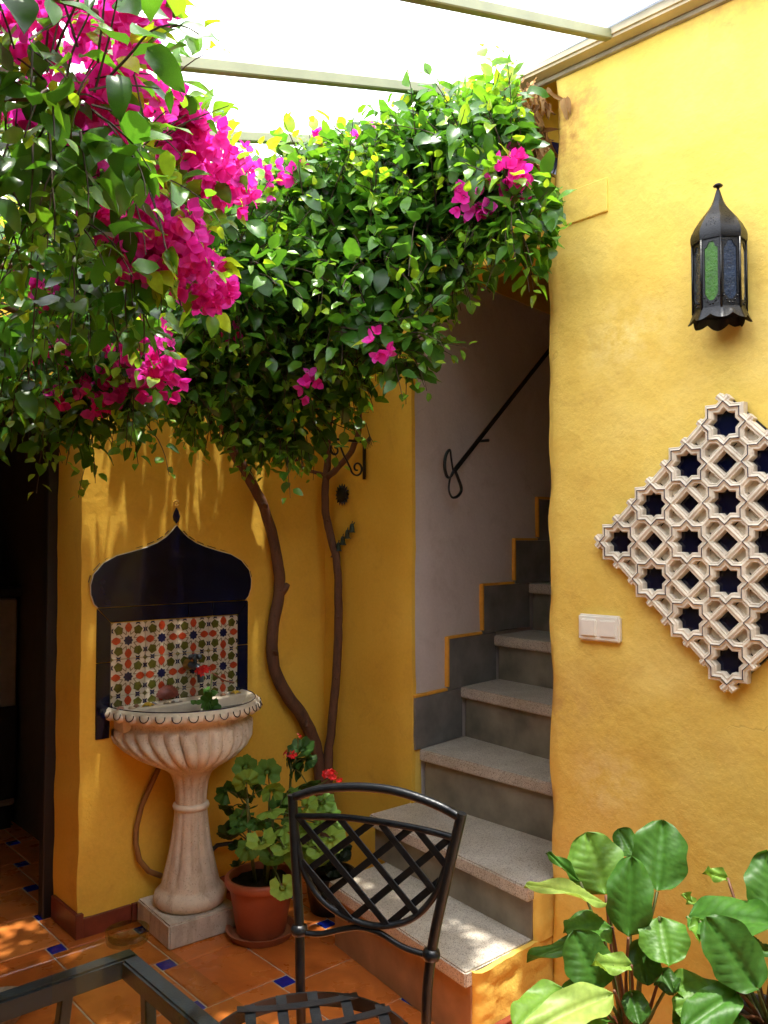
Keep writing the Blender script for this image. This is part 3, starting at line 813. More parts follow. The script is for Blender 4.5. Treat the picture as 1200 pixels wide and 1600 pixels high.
dm = [(CX, 1.518), (CX + 0.012, 1.533), (CX + 0.015, 1.548), (CX + 0.010, 1.565), (CX, 1.583), (CX - 0.010, 1.565), (CX - 0.015, 1.548), (CX - 0.012, 1.533)]
ptile("finial_tile", dm, M['blacktile'], 0.006)
mb = MB()
for k in range(9):
    t = 2 * PI * k / 9
    r = 0.011 if k else 0
    mb.sphere(wq(CX + r * math.cos(t), 1.600 + r * math.sin(t), 0.002), 0.0035, 6, 4)
mb.build("painted_dots", M['gold'], pan)
# painted dashes that follow the pointed top
mb = MB()
for k in range(1, 10, 1):
    for sgn in (1, -1):
        (xa, za), (xb, zb) = half[k], half[k + 1]
        dx, dz = xb - xa, zb - za
        l = math.hypot(dx, dz); nx, nz = -dz / l, dx / l
        if nz < 0 or (nx < 0 and abs(nz) < .3): nx, nz = -nx, -nz
        a = (xa + dx * 0.15 + nx * 0.009, za + dz * 0.15 + nz * 0.009); b = (xa + dx * 0.8 + nx * 0.009, za + dz * 0.8 + nz * 0.009)
        mb.tube([wq(CX + sgn * a[0], a[1], 0.0015), wq(CX + sgn * b[0], b[1], 0.0015)], 0.0016, 5)
mb.build("painted_dashes", M['iron'], pan)

# ------------------------------------------------------------------ stone fountain
FX, FY = 1.605, 2.905
fo = empty("stone_fountain", (FX, FY, 0), "carved stone wall fountain with fluted bowl on a bell shaped pedestal", "fountain")
pl = [(1.447, 2.768), (1.725, 2.752), (1.735, 3.06), (1.465, 3.06)]
MB().prism(pl, 0.0, 0.088).build("plinth", M['stone_plinth'], fo, bevel=0.006, seg=2)
def flute(a, i): return 1.0
prof = [(0.118, 0.088), (0.131, 0.098), (0.136, 0.115), (0.131, 0.134), (0.120, 0.146), (0.112, 0.152), (0.109, 0.162), (0.104, 0.185), (0.094, 0.225), (0.083, 0.275), (0.074, 0.325), (0.067, 0.375), (0.062, 0.425), (0.0605, 0.440)]
def fmod(a, i):
    if i < 6 or i > 12: return 1.0
    w = math.sin(PI * (i - 6) / 6.5)
    return 1.0 - 0.10 * w * max(0.0, math.cos(a * 12)) ** 1.2
MB().lathe(prof, (FX, FY, 0), 96, mod=fmod).build("pedestal", M['stone'], fo, smooth=True, auto=60)
MB().lathe([(0.058, 0.436), (0.066, 0.440), (0.069, 0.449), (0.066, 0.458), (0.058, 0.462)], (FX, FY, 0), 40).build("ring", M['stone_rim'], fo, smooth=True)
neck = [(0.058, 0.460), (0.060, 0.50), (0.066, 0.540), (0.074, 0.565), (0.082, 0.578), (0.090, 0.584), (0.092, 0.590)]
MB().lathe(neck, (FX, FY, 0), 80, mod=lambda a, i: 1.0 - (0.11 * max(0, math.cos(a * 12)) if 0 < i < 4 else 0)).build("neck", M['stone'], fo, smooth=True)
# bowl: half round against the wall, gadrooned
BX, BYY, BRX, BRY = 1.640, YW - 0.004, 0.305, 0.335
N = 128
mb = MB()
bowl = [(0.088, 0.588, 0.0), (0.100, 0.592, 0.0), (0.112, 0.600, 0.25), (0.145, 0.613, 0.7), (0.190, 0.634, 1.0), (0.232, 0.662, 1.0), (0.262, 0.692, 1.0), (0.276, 0.718, 0.95), (0.277, 0.733, 0.7), (0.272, 0.742, 0.3), (0.266, 0.748, 0.0), (0.262, 0.758, 0.0), (0.264, 0.770, 0.0), (0.275, 0.778, 0.0), (0.288, 0.783, 0.0)]
V, F = [], []
NB = 384
for r, z, g in bowl:
    t = min(1.0, max(0.0, (0.72 - z) / 0.125)) ** 0.9
    cx = BX + (FX - BX) * t
    cyy = BYY + (FY - BYY) * t
    ry = r * (1 + 0.10 * (1 - t))
    for j in range(NB):
        a = 2 * PI * j / NB
        lobe = abs(math.sin(a * 15)) ** 0.55
        rr = 1 + 0.105 * g * (lobe - 0.75)
        V.append((cx + rr * r * math.cos(a), min(cyy + rr * ry * math.sin(a), YW - 0.005), z + 0.012 * g * (lobe - 0.5) * (1 if z > 0.72 else 0)))
for i in range(len(bowl) - 1):
    for j in range(NB):
        F.append((i * NB + j, i * NB + (j + 1) % NB, (i + 1) * NB + (j + 1) % NB, (i + 1) * NB + j))
mb.add(V, F).build("bowl", M['stone'], fo, smooth=True, auto=70)
# lip and basin interior
lip = [(0.93, 0.782), (0.985, 0.784), (1.0, 0.800), (0.99, 0.818), (0.965, 0.826), (0.93, 0.826), (0.88, 0.818), (0.84, 0.800), (0.76, 0.765), (0.55, 0.735), (0.2, 0.728), (0.001, 0.728)]
mb = MB()
V, F = [], []
for r, z in lip:
    for j in range(N + 1):
        a = PI + PI * j / N
        V.append((BX + r * BRX * math.cos(a), BYY + r * BRY * math.sin(a) , z))
for i in range(len(lip) - 1):
    for j in range(N):
        F.append((i * (N + 1) + j, i * (N + 1) + j + 1, (i + 1) * (N + 1) + j + 1, (i + 1) * (N + 1) + j))
rim = mb.add(V, F).build("rim", M['stone_rim'], fo, smooth=True, auto=70)
MB().box(BX - BRX * 0.90, BX + BRX * 0.90, YW - 0.10, YW - 0.006, 0.74, 0.824).build("ledge", M['stone_rim'], fo, bevel=0.006)
mb = MB()
mb.add([(BX + 0.80 * BRX * math.cos(PI + PI * j / 48), BYY - 0.09 + 0.68 * BRY * math.sin(PI + PI * j / 48), 0.786) for j in range(49)], [tuple(range(49))])
mb.build("basin_shade", M['basin_shade'], fo)  # added grey sheet, stands in for the shade inside the basin
# carved eggs round the lip with navy U lines
for j in range(17):
    a = PI + PI * (j + 0.5) / 17
    def lp(da, r, z):
        t = a + da
        return Vector((BX + r * BRX * math.cos(t), BYY + r * BRY * math.sin(t), z))
    c = lp(0, 0.995, 0.800)
    egg = MB()
    V, F = [], []
    for ii in range(7):
        ph = -1 + 2 * ii / 6
        for jj in range(7):
            th = -1 + 2 * jj / 6
            k = max(0, 1 - ph * ph) ** 0.5
            V.append(lp(th * 0.080 * (0.55 + 0.45 * k) * (k * 0.9 + 0.1), 0.985 + 0.055 * k * max(0, 1 - th * th) ** 0.5, 0.800 + ph * 0.021))
    for ii in range(6):
        for jj in range(6):
            F.append((ii * 7 + jj, ii * 7 + jj + 1, ii * 7 + jj + 8, ii * 7 + jj + 7))
    eo = egg.add(V, F).build("carved_egg", M['stone_rim'], rim, smooth=True)
    u = MB()
    pts = []
    for t in range(9):
        s = PI * t / 8
        th = math.cos(s) * 0.055
        pts.append(lp(th, 1.022 + 0.020 * math.sin(s), 0.816 - 0.022 * math.sin(s) ** 0.8))
    u.tube(pts, 0.0018, 5)
    u.build("painted_line", M['navy'], rim)
mb = MB()
mb.tube([(BX + 0.955 * BRX * math.cos(PI + PI * j / 48), BYY + 0.955 * BRY * math.sin(PI + PI * j / 48), 0.8275) for j in range(49)], 0.0022, 5)
mb.build("painted_line", M['navy'], rim)

# tap
tp = empty("water_tap", (1.69, YW, 0.9), "small tarnished tap with brass flange in front of the patterned tiles", "tap")
MB().tube([(1.676, YW - 0.006, 0.955), (1.676, YW - 0.03, 0.955)], [0.024, 0.018], 14).build("flange", M['brass'], tp, smooth=True, auto=50)
MB().tube([(1.676, YW - 0.03, 0.955), (1.676, YW - 0.08, 0.952), (1.676, YW - 0.105, 0.935), (1.676, YW - 0.110, 0.895)], [0.014, 0.015, 0.014, 0.012], 12).build("spout", M['tap_dark'], tp, smooth=True, auto=60)
MB().tube([(1.676, YW - 0.065, 0.955), (1.676, YW - 0.065, 0.985)], [0.009, 0.007], 10).build("valve_stem", M['tap_dark'], tp, smooth=True)
mb = MB()
for k in range(5):
    t = 2 * PI * k / 5 + 0.3
    mb.sphere((1.676 + 0.018 * math.cos(t), YW - 0.065 + 0.018 * math.sin(t), 0.990), 0.011, 8, 5)
mb.sphere((1.676, YW - 0.065, 0.990), 0.014, 8, 5)
mb.build("handle", M['tap_dark'], tp, smooth=True)
# hose
single("hose", MB().tube([(1.545, 3.045, 0.575), (1.515, 3.05, 0.515), (1.477, 3.055, 0.436), (1.457, 3.055, 0.36), (1.455, 3.055, 0.30), (1.468, 3.05, 0.235), (1.505, 3.045, 0.185), (1.55, 3.03, 0.160)], 0.0105, 10), M['hose'], (1.5, 3.05, 0.15), "brown hose hanging in a loop behind the fountain pedestal", "hose", smooth=True)
single("pipe", MB().tube([(1.74, 3.03, 0.19), (1.80, 3.04, 0.215), (1.88, 3.03, 0.21), (1.95, 3.0, 0.17)], 0.009, 8), M['black_pot'], (1.85, 3.03, 0.15), "short black pipe on the wall between pedestal and geranium", "pipe", smooth=True)

# shells on the ledge
def shellmat(name, col): return simple(name, col, 0.45, var=0.3, scale=70)
SC = {'yellow': (0.60, 0.38, 0.04), 'pink': (0.46, 0.22, 0.15), 'cream': (0.52, 0.40, 0.26), 'white': (0.62, 0.56, 0.48), 'red': (0.24, 0.06, 0.04), 'grey': (0.20, 0.19, 0.18), 'brown': (0.26, 0.13, 0.07)}
SM = {k: shellmat("shell_" + k, v) for k, v in SC.items()}
def shell(x, y, z, r, col, rot, label, tall=False):
    mb = MB(); V, F = [], []
    nr, na = 6, 22
    for i in range(nr + 1):
        q = i / nr
        for j in range(na + 1):
            a = -1.25 + 2.5 * j / na
            rr = r * q * (1.0 + 0.05 * math.cos(j * PI)) * (0.82 + 0.18 * math.cos(a))
            X, Yv = math.sin(a) * rr, math.cos(a) * rr
            Z = r * 0.42 * math.sin(PI * min(1, q * 0.95)) * (1 + 0.10 * math.cos(j * PI)) * math.cos(a * 0.9)
            if tall: p = Vector((X, -Z, Yv))
            else: p = Vector((X, Yv - r * 0.5, Z))
            c, s = math.cos(rot), math.sin(rot)
            V.append((x + p.x * c - p.y * s, y + p.x * s + p.y * c, z + p.z))
    w = na + 1
    for i in range(nr):
        for j in range(na):
            F.append((i * w + j, i * w + j + 1, (i + 1) * w + j + 1, (i + 1) * w + j))
    n0 = len(V)
    V += [(v[0], v[1] + (0.003 if tall else 0), v[2] - (0.0 if tall else 0.0025)) for v in V]
    F += [tuple(reversed([k + n0 for k in f])) for f in F]
    single("shell", mb.add(V, F), SM[col], (x, y, z), label, "shell", "shells along the back ledge of the fountain", smooth=True)
LZ = 0.8255
shell(1.366, 3.008, LZ, 0.024, 'pink', 0.6, "pinkish shell at the left end of the fountain ledge")
shell(1.402, 2.992, LZ, 0.020, 'cream', 2.1, "small cream shell second from the left end of the fountain ledge")
shell(1.432, 3.012, LZ, 0.022, 'brown', 1.0, "brown shell just left of the yellow one on the left of the fountain ledge")
shell(1.472, 3.000, LZ, 0.031, 'yellow', 0.2, "larger yellow shell left of the scallop on the fountain ledge")
shell(1.508, 3.024, LZ, 0.018, 'grey', 1.6, "small grey shell between the yellow shell and the scallop")
shell(1.578, 3.050, LZ + 0.002, 0.058, 'red', 0.0, "big reddish scallop shell standing upright against the tiles", True)
shell(1.552, 2.996, LZ, 0.027, 'cream', 0.3, "cream shell lying in front of the scallop, the left of two")
shell(1.592, 3.000, LZ, 0.028, 'white', 5.9, "white shell lying in front of the scallop, the right of two")
shell(1.770, 3.016, LZ, 0.020, 'cream', 1.3, "cream shell right of the tap on the fountain ledge")
shell(1.797, 2.998, LZ, 0.021, 'brown', 0.5, "brown shell right of the tap, beside a white pebble like shell")
shell(1.820, 3.018, LZ, 0.015, 'white', 2.5, "tiny white shell right of the tap on the fountain ledge")
shell(1.862, 3.010, LZ, 0.027, 'yellow', 5.8, "yellow shell at the right end of the fountain ledge")

# ------------------------------------------------------------------ wrought iron chair
CM = Vector((1.1326, 1.3380, 0)); CE = Vector((0.42478, -0.90530, 0)); CN = Vector((0.90530, 0.42478, 0))
def CH(x, z, n=0.0): return CM + CE * x + CN * n + Vector((0, 0, z))
chair = empty("iron_chair", CH(0, 0), "black wrought iron chair with lattice back beside the glass table", "chair")
def spline(pts, k=6):
    P = [Vector(p) for p in pts]; P = [P[0] * 2 - P[1]] + P + [P[-1] * 2 - P[-2]]
    out = []
    for i in range(1, len(P) - 2):
        for t in range(k):
            u = t / k
            out.append(0.5 * ((2 * P[i]) + (P[i + 1] - P[i - 1]) * u + (2 * P[i - 1] - 5 * P[i] + 4 * P[i + 1] - P[i + 2]) * u * u + (3 * P[i] - P[i - 1] - 3 * P[i + 1] + P[i + 2]) * u ** 3))
    out.append(P[-2]); return out
def cpath(pts, n=0.0, k=6): return spline([CH(p[0], p[1], n if len(p) < 3 else p[2]) for p in pts], k)
IR = M['iron']
for pts in ([(-0.165, 0.909), (-0.155, 0.75), (-0.147, 0.629), (-0.144, 0.50, 0.0), (-0.146, 0.25, 0.02), (-0.152, 0.0, 0.06)],
            [(0.213, 0.918), (0.180, 0.78), (0.150, 0.640), (0.138, 0.50, 0.0), (0.142, 0.25, 0.02), (0.150, 0.0, 0.06)]):
    MB().tube(cpath(pts), 0.0105, 12).build("back_post", IR, chair, smooth=True, auto=60)
for sx in (-0.19, 0.17):
    MB().tube(cpath([(sx, 0.49, -0.34), (sx * 1.05, 0.25, -0.37), (sx * 1.1, 0.0, -0.40)]), 0.0105, 12).build("leg", IR, chair, smooth=True, auto=60)
for x, z in ((-0.147, 0.629), (0.149, 0.634)):
    c = CH(x, z)
    MB().lathe([(0.009, -0.012), (0.016, -0.009), (0.0185, 0.0), (0.016, 0.009), (0.009, 0.012)], c, 18).build("collar", IR, chair, smooth=True)
MB().tube(cpath([(-0.160, 0.905), (-0.099, 0.928), (-0.01, 0.943), (0.075, 0.944), (0.158, 0.928), (0.210, 0.909)]), 0.0092, 12).build("top_rail", IR, chair, smooth=True)
MB().tube(cpath([(-0.157, 0.864), (-0.054, 0.876), (0.047, 0.878), (0.131, 0.875), (0.198, 0.868)]), 0.0070, 10).build("lattice_rail", IR, chair, smooth=True)
MB().tube(cpath([(-0.159, 0.850), (-0.151, 0.806), (-0.136, 0.752), (-0.098, 0.703), (-0.039, 0.675), (0.033, 0.669), (0.103, 0.693), (0.151, 0.742), (0.177, 0.802), (0.192, 0.855)]), 0.0068, 10).build("curved_rail", IR, chair, smooth=True)
MB().tube(cpath([(-0.146, 0.624), (-0.098, 0.629), (-0.046, 0.648), (-0.003, 0.659), (0.04, 0.655), (0.089, 0.637), (0.146, 0.630)]), 0.0062, 10).build("wavy_rail", IR, chair, smooth=True)
BK = [((-0.148, 0.865), (0.056, 0.676)), ((-0.051, 0.875), (0.119, 0.711)), ((0.042, 0.876), (0.156, 0.76)), ((0.12, 0.876), (0.18, 0.815)), ((-0.141, 0.775), (-0.024, 0.671))]
FWs = [((-0.063, 0.873), (-0.144, 0.812)), ((0.025, 0.878), (-0.120, 0.762)), ((0.109, 0.877), (-0.095, 0.702)), ((0.19, 0.868), (-0.024, 0.674)), ((0.168, 0.781), (0.059, 0.678))]
for k, (a, b) in enumerate(BK):
    MB().obox(CH(a[0], a[1], -0.004), CH(b[0], b[1], -0.004), 0.0030, 0.0145, up=CE.cross(Vector((0,0,1))).cross(Vector((b[0]-a[0], 0, 1))) if False else (CH(a[1]-b[1], b[0]-a[0]) - CH(0, 0))).build("lattice_strap", IR, chair, bevel=0.0006)
for k, (a, b) in enumerate(FWs):
    MB().obox(CH(a[0], a[1], 0.001), CH(b[0], b[1], 0.001), 0.0030, 0.0145, up=(CH(a[1]-b[1], b[0]-a[0]) - CH(0, 0))).build("lattice_strap", IR, chair, bevel=0.0006)
SX, SNn, SR, SZ = -0.022, -0.195, 0.205, 0.500
def seatp(a, r=1.0, z=0.0): return CH(SX + SR * r * math.sin(a), SZ + z, SNn + SR * 1.02 * r * math.cos(a))
mb = MB(); V, F = [], []
NS = 64
for j in range(NS):
    a = 2 * PI * j / NS
    for r, z in ((1.0, -0.016), (1.0, 0.012), (0.978, 0.012), (0.978, -0.016)): V.append(seatp(a, r, z))
for j in range(NS):
    for q in range(4):
        F.append((j * 4 + q, j * 4 + (q + 1) % 4, ((j + 1) % NS) * 4 + (q + 1) % 4, ((j + 1) % NS) * 4 + q))
mb.add(V, F).build("seat_ring", IR, chair, smooth=True, auto=40)
def strap_line(off, ang, lift):
    """strap across the seat at distance off from centre, sagging slightly"""
    hl = math.sqrt(max(0.01, 0.96 - off * off)); pts = []
    for t in range(9):
        q = -hl + 2 * hl * t / 8
        x = off * math.cos(ang) - q * math.sin(ang); y = off * math.sin(ang) + q * math.cos(ang)
        rr = math.hypot(x, y)
        pts.append(CH(SX + SR * x, SZ + 0.012 - 0.020 * (1 - rr ** 2) + lift, SNn + SR * 1.02 * y))
    return pts
for fam, ang in ((0, 0.62), (1, 0.62 + PI / 2)):
    for k in range(6):
        off = -0.78 + k * 0.312
        P = strap_line(off, ang, 0.0035 * fam)
        mb = MB(); V, F = [], []
        for i, p in enumerate(P):
            t = (P[min(i + 1, 8)] - P[max(i - 1, 0)]).normalized(); s = t.cross(Vector((0, 0, 1))).normalized()
            for sg, dz in ((-1, 0), (1, 0), (1, 0.003), (-1, 0.003)): V.append(p + s * sg * 0.0105 + Vector((0, 0, dz)))
        for i in range(8):
            for q in range(4): F.append((i * 4 + q, i * 4 + (q + 1) % 4, (i + 1) * 4 + (q + 1) % 4, (i + 1) * 4 + q))
        F += [(0, 1, 2, 3), (35, 34, 33, 32)]
        mb.add(V, F).build("seat_strap", IR, chair)

# ------------------------------------------------------------------ glass table
tb = empty("glass_table", (0.3, 1.0, 0), "glass table on a dark square bar frame at the lower left", "table")
GX, GY = 0.713, 1.476
mb = MB()
R = 0.018
poly = [(-0.45, 0.45), (GX, 0.45)] + [(GX - R + R * math.cos(t), GY - R + R * math.sin(t)) for t in [PI / 2 * k / 6 for k in range(7)]] + [(-0.45, GY + 0.006)]
mb.prism(poly, 0.732, 0.742)
mb.build("glass_top", M['tableglass'], tb, bevel=0.0015)
IB = M['iron_blue']
FXc, FYc = 0.660, 1.420
MB().box(-0.40, FXc + 0.016, FYc - 0.016, FYc + 0.016, 0.694, 0.7295).build("frame_bar", IB, tb, bevel=0.004, seg=2)
MB().box(FXc - 0.0158, FXc + 0.0158, 0.50, FYc - 0.0165, 0.6945, 0.729).build("frame_bar", IB, tb, bevel=0.004, seg=2)
MB().box(-0.40, FXc - 0.02, 0.50, 0.532, 0.694, 0.729).build("frame_bar", IB, tb, bevel=0.004, seg=2)
MB().box(-0.40, -0.368, 0.533, FYc - 0.02, 0.694, 0.729).build("frame_bar", IB, tb, bevel=0.004, seg=2)
def legpair(x, y, dx, dy):
    for (ax, ay) in ((dx * 0.105, 0.0), (0.0, dy * 0.085)):
        pts = spline([(x + ax * 1.0, y + ay, 0.696), (x + ax * 1.08, y + ay * 1.08, 0.60), (x + ax * 1.0, y + ay, 0.45), (x + ax * 0.8, y + ay * 0.8, 0.2), (x + ax * 0.9, y + ay * 0.9, 0.0)], 5)
        mb = MB()
        mb.tube(pts, 0.014, 4); mb.build("leg", IB, tb, bevel=0.002)
    MB().tube([(x + dx * 0.105, y, 0.585), (x, y + dy * 0.085, 0.585)], 0.006, 8).build("leg_tie", IB, tb, smooth=True)
    MB().tube([(x + dx * 0.105, y, 0.50), (x, y + dy * 0.085, 0.50)], 0.006, 8).build("leg_tie", IB, tb, smooth=True)
legpair(FXc, FYc, -1, -1); legpair(-0.384, FYc, 1, -1); legpair(FXc, 0.516, -1, 1); legpair(-0.384, 0.516, 1, 1)
MB().box(-0.27, FXc - 0.115, FYc - 0.008, FYc + 0.008, 0.612, 0.628).build("stretcher", IB, tb, bevel=0.002)
MB().box(FXc - 0.008, FXc + 0.008, 0.60, FYc - 0.095, 0.612, 0.628).build("stretcher", IB, tb, bevel=0.002)
# ashtray
single("glass_dish", MB().lathe([(0.001, 0), (0.030, 0.0), (0.036, 0.003), (0.038, 0.018), (0.0375, 0.022), (0.034, 0.022), (0.0325, 0.008), (0.026, 0.0055), (0.001, 0.005)], (0.668, 1.432, 0.7425), 40), M['amberglass'], (0.668, 1.432, 0.7425), "small round clear glass dish on the corner of the glass table", "dish", smooth=True, auto=50)
single("bowl", MB().lathe([(0.001, 0.004), (0.05, 0.004), (0.052, 0.0), (0.056, 0.0), (0.085, 0.055), (0.082, 0.058), (0.05, 0.012), (0.001, 0.010)], (0.865, 2.72, 0), 30), shellmat("painted_bowl", (0.30, 0.20, 0.13)), (0.865, 2.72, 0), "small painted bowl on the floor under the table", "bowl", smooth=True, auto=50)

# ------------------------------------------------------------------ handrail
hr = empty("handrail", SW(0.25, 1.7, 0.05), "black iron handrail with curled end on the pale stair wall", "handrail")
OFF = 0.055
h0, h1 = SW(0.180, 1.745, OFF), SW(1.70, 2.965, OFF)
d = (h1 - h0)
mb = MB(); mb.obox(h0, h1, 0.010, 0.021, up=SD.cross(SN)); mb.build("rail", M['iron'], hr, bevel=0.002)
def loop(pts): return spline([SW(0.172 + x, 1.749 + z, OFF + 0.006 * k / len(pts)) for k, (x, z) in enumerate(pts)], 6)
for nm, P in (("upper_curl", [(0.005, -0.01), (-0.012, 0.05), (-0.022, 0.085), (-0.052, 0.06), (-0.062, 0.01), (-0.045, -0.03), (-0.018, -0.028), (0.0, -0.005)]),
              ("lower_curl", [(0.0, -0.005), (-0.022, -0.04), (-0.03, -0.085), (-0.008, -0.115), (0.032, -0.108), (0.058, -0.078), (0.035, -0.035), (0.008, 0.0)])):
    pts = loop(P); mb = MB()
    mb.tube(pts, 0.0068, 6, flat=0.7); mb.build(nm, M['iron'], hr, smooth=True)
for s in (0.45, 1.1):
    t = (s - 0.232) / (1.75 - 0.232); z = 1.73 + t * 1.2
    MB().tube([SW(s, z, 0.0), SW(s, z, OFF)], 0.007, 8).build("bracket", M['iron'], hr, smooth=True)

# ------------------------------------------------------------------ carved stone lattice
lat = empty("stone_lattice", RW(0.565, 1.03, 0.03), "diamond shaped carved stone lattice of star openings on the rough yellow wall", "lattice screen")
LC = (0.578, 1.447); LP = 0.1478; Q = LP / math.sqrt(2); SRD = 0.0588
def sweep(mb, pts, closed, prof, base, lift=0.0):
    n = len(pts); V, F = [], []
    for i in range(n):
        p = Vector(pts[i])
        if closed or 0 < i < n - 1:
            a = (p - Vector(pts[i - 1])).normalized(); b = (Vector(pts[(i + 1) % n]) - p).normalized()
            na, nb = Vector((-a.y, a.x)), Vector((-b.y, b.x))
            m = (na + nb).normalized(); m = m / max(0.45, m.dot(na))
        else:
            a = (Vector(pts[1]) - p) if i == 0 else (p - Vector(pts[i - 1]))
            a.normalize(); m = Vector((-a.y, a.x))
        for t, h in prof:
            q = p + m * t
            V.append(RW(q.x, q.y, base + h + (lift if h > 0.02 else 0)))
    k = len(prof)
    for i in range(n if closed else n - 1):
        for j in range(k - 1):
            i2 = (i + 1) % n
            F.append((i * k + j, i * k + j + 1, i2 * k + j + 1, i2 * k + j))
    if not closed:
        F.append(tuple(range(k))); F.append(tuple((n - 1) * k + j for j in reversed(range(k))))
    mb.add(V, F)
W2 = 0.0125
PR = [(-0.0105, 0.0), (-0.0105, 0.0235), (-0.0085, 0.0260), (-0.0055, 0.0255), (-0.0012, 0.0295), (0.0012, 0.0295), (0.0065, 0.0255), (0.0105, 0.0260), (0.0130, 0.0225), (0.0135, 0.0)]
PS = [(-0.0098, 0.0), (-0.0098, 0.0230), (-0.0080, 0.0255), (-0.0050, 0.0250), (-0.0012, 0.0285), (0.0012, 0.0285), (0.0050, 0.0250), (0.0080, 0.0255), (0.0098, 0.0230), (0.0098, 0.0)]
def starpts(c, r, k=0.7654): return [(c[0] + (r if i % 2 == 0 else r * k) * math.cos(PI * i / 8), c[1] + (r if i % 2 == 0 else r * k) * math.sin(PI * i / 8)) for i in range(16)]
def cell(i, j): return (LC[0] + ((i - 1.5) + (j - 1.5)) * Q, LC[1] + ((i - 1.5) - (j - 1.5)) * Q)
for i in range(4):
    for j in range(4):
        c = cell(i, j)
        mb = MB(); sweep(mb, [(x + rnd.uniform(-.0006, .0006), z + rnd.uniform(-.0006, .0006)) for x, z in starpts(c, SRD)], True, PR, 0.010, rnd.uniform(-0.0008, 0.0008))
        so = mb.build("star", M['lattice'], lat, bevel=0.0)
        mb = MB(); sweep(mb, starpts(c, SRD), True, [(-0.0009, 0.025), (-0.0009, 0.0306), (0.0009, 0.0306), (0.0009, 0.025)], 0.010)
        mb.build("inlay_line", M['navy'], so)
def strut(a, b, ext=0.0):
    a, b = Vector(a), Vector(b); d = (b - a).normalized()
    mb = MB(); sweep(mb, [a - d * ext, b + d * ext], False, PS, 0.010, rnd.uniform(-0.0009, 0.0009))
    mb.build("strut", M['lattice'], lat)
r = SRD
for i in range(4):
    for j in range(4):
        c = cell(i, j)
        if i < 3:
            b = cell(i + 1, j)
            strut((c[0] + r, c[1]), (b[0], b[1] - r)); strut((c[0], c[1] + r), (b[0] - r, b[1]))
            strut((c[0] + r * .707, c[1] + r * .707), (b[0] - r * .707, b[1] - r * .707))
        if j < 3:
            b = cell(i, j + 1)
            strut((c[0] + r, c[1]), (b[0], b[1] + r)); strut((c[0], c[1] - r), (b[0] - r, b[1]))
            strut((c[0] + r * .707, c[1] - r * .707), (b[0] - r * .707, b[1] + r * .707))
        # broken-off stubs round the outside
        for cond, v, dirs in ((i == 0, (-r, 0), [(-1, -1)]), (i == 0, (0, -r), [(-1, -1)]), (i == 3, (0, r), [(1, 1)]), (i == 3, (r, 0), [(1, 1)]),
                              (j == 0, (-r, 0), [(-1, 1)]), (j == 0, (0, r), [(-1, 1)]), (j == 3, (r, 0), [(1, -1)]), (j == 3, (0, -r), [(1, -1)])):
            if cond:
                for dx, dz in dirs:
                    L = 0.020 + rnd.uniform(-.004, .004)
                    strut((c[0] + v[0] - dx * 0.004, c[1] + v[1] - dz * 0.004), (c[0] + v[0] + dx * L * .707, c[1] + v[1] + dz * L * .707))
def infill(pts):
    n = len(pts); V = [RW(x, z, 0.0130) for x, z in pts] + [RW(x, z, 0.006) for x, z in pts]
    MB().add(V, [tuple(range(n)), tuple(reversed(range(n, 2 * n)))] + [(i, n + i, n + (i + 1) % n, (i + 1) % n) for i in range(n)]).build("infill", M['lattice'], lat)
kk = 0.010
for i in range(4):
    for j in range(4):
        c = cell(i, j)
        if i < 3:
            b = cell(i + 1, j)
            infill([(c[0] + r + kk, c[1] + kk), (b[0] - kk, b[1] - r - kk), (b[0] - r - kk, b[1] - kk), (c[0] + kk, c[1] + r + kk)])
        if j < 3:
            b = cell(i, j + 1)
            infill([(c[0] + r + kk, c[1] - kk), (b[0] - kk, b[1] + r + kk), (b[0] - r - kk, b[1] + kk), (c[0] + kk, c[1] - r - kk)])
mb = MB()
hd = 2 * LP * math.sqrt(2) * 0.94
q = [RW(LC[0] - hd, LC[1], 0.011), RW(LC[0], LC[1] + hd, 0.011), RW(LC[0] + hd, LC[1], 0.011), RW(LC[0], LC[1] - hd, 0.011)]
V = q + [v - RN * 0.03 for v in q]
mb.add(V, [(0, 1, 2, 3), (7, 6, 5, 4), (0, 4, 5, 1), (1, 5, 6, 2), (2, 6, 7, 3), (3, 7, 4, 0)]).build("backing", M['blacktile'], lat)

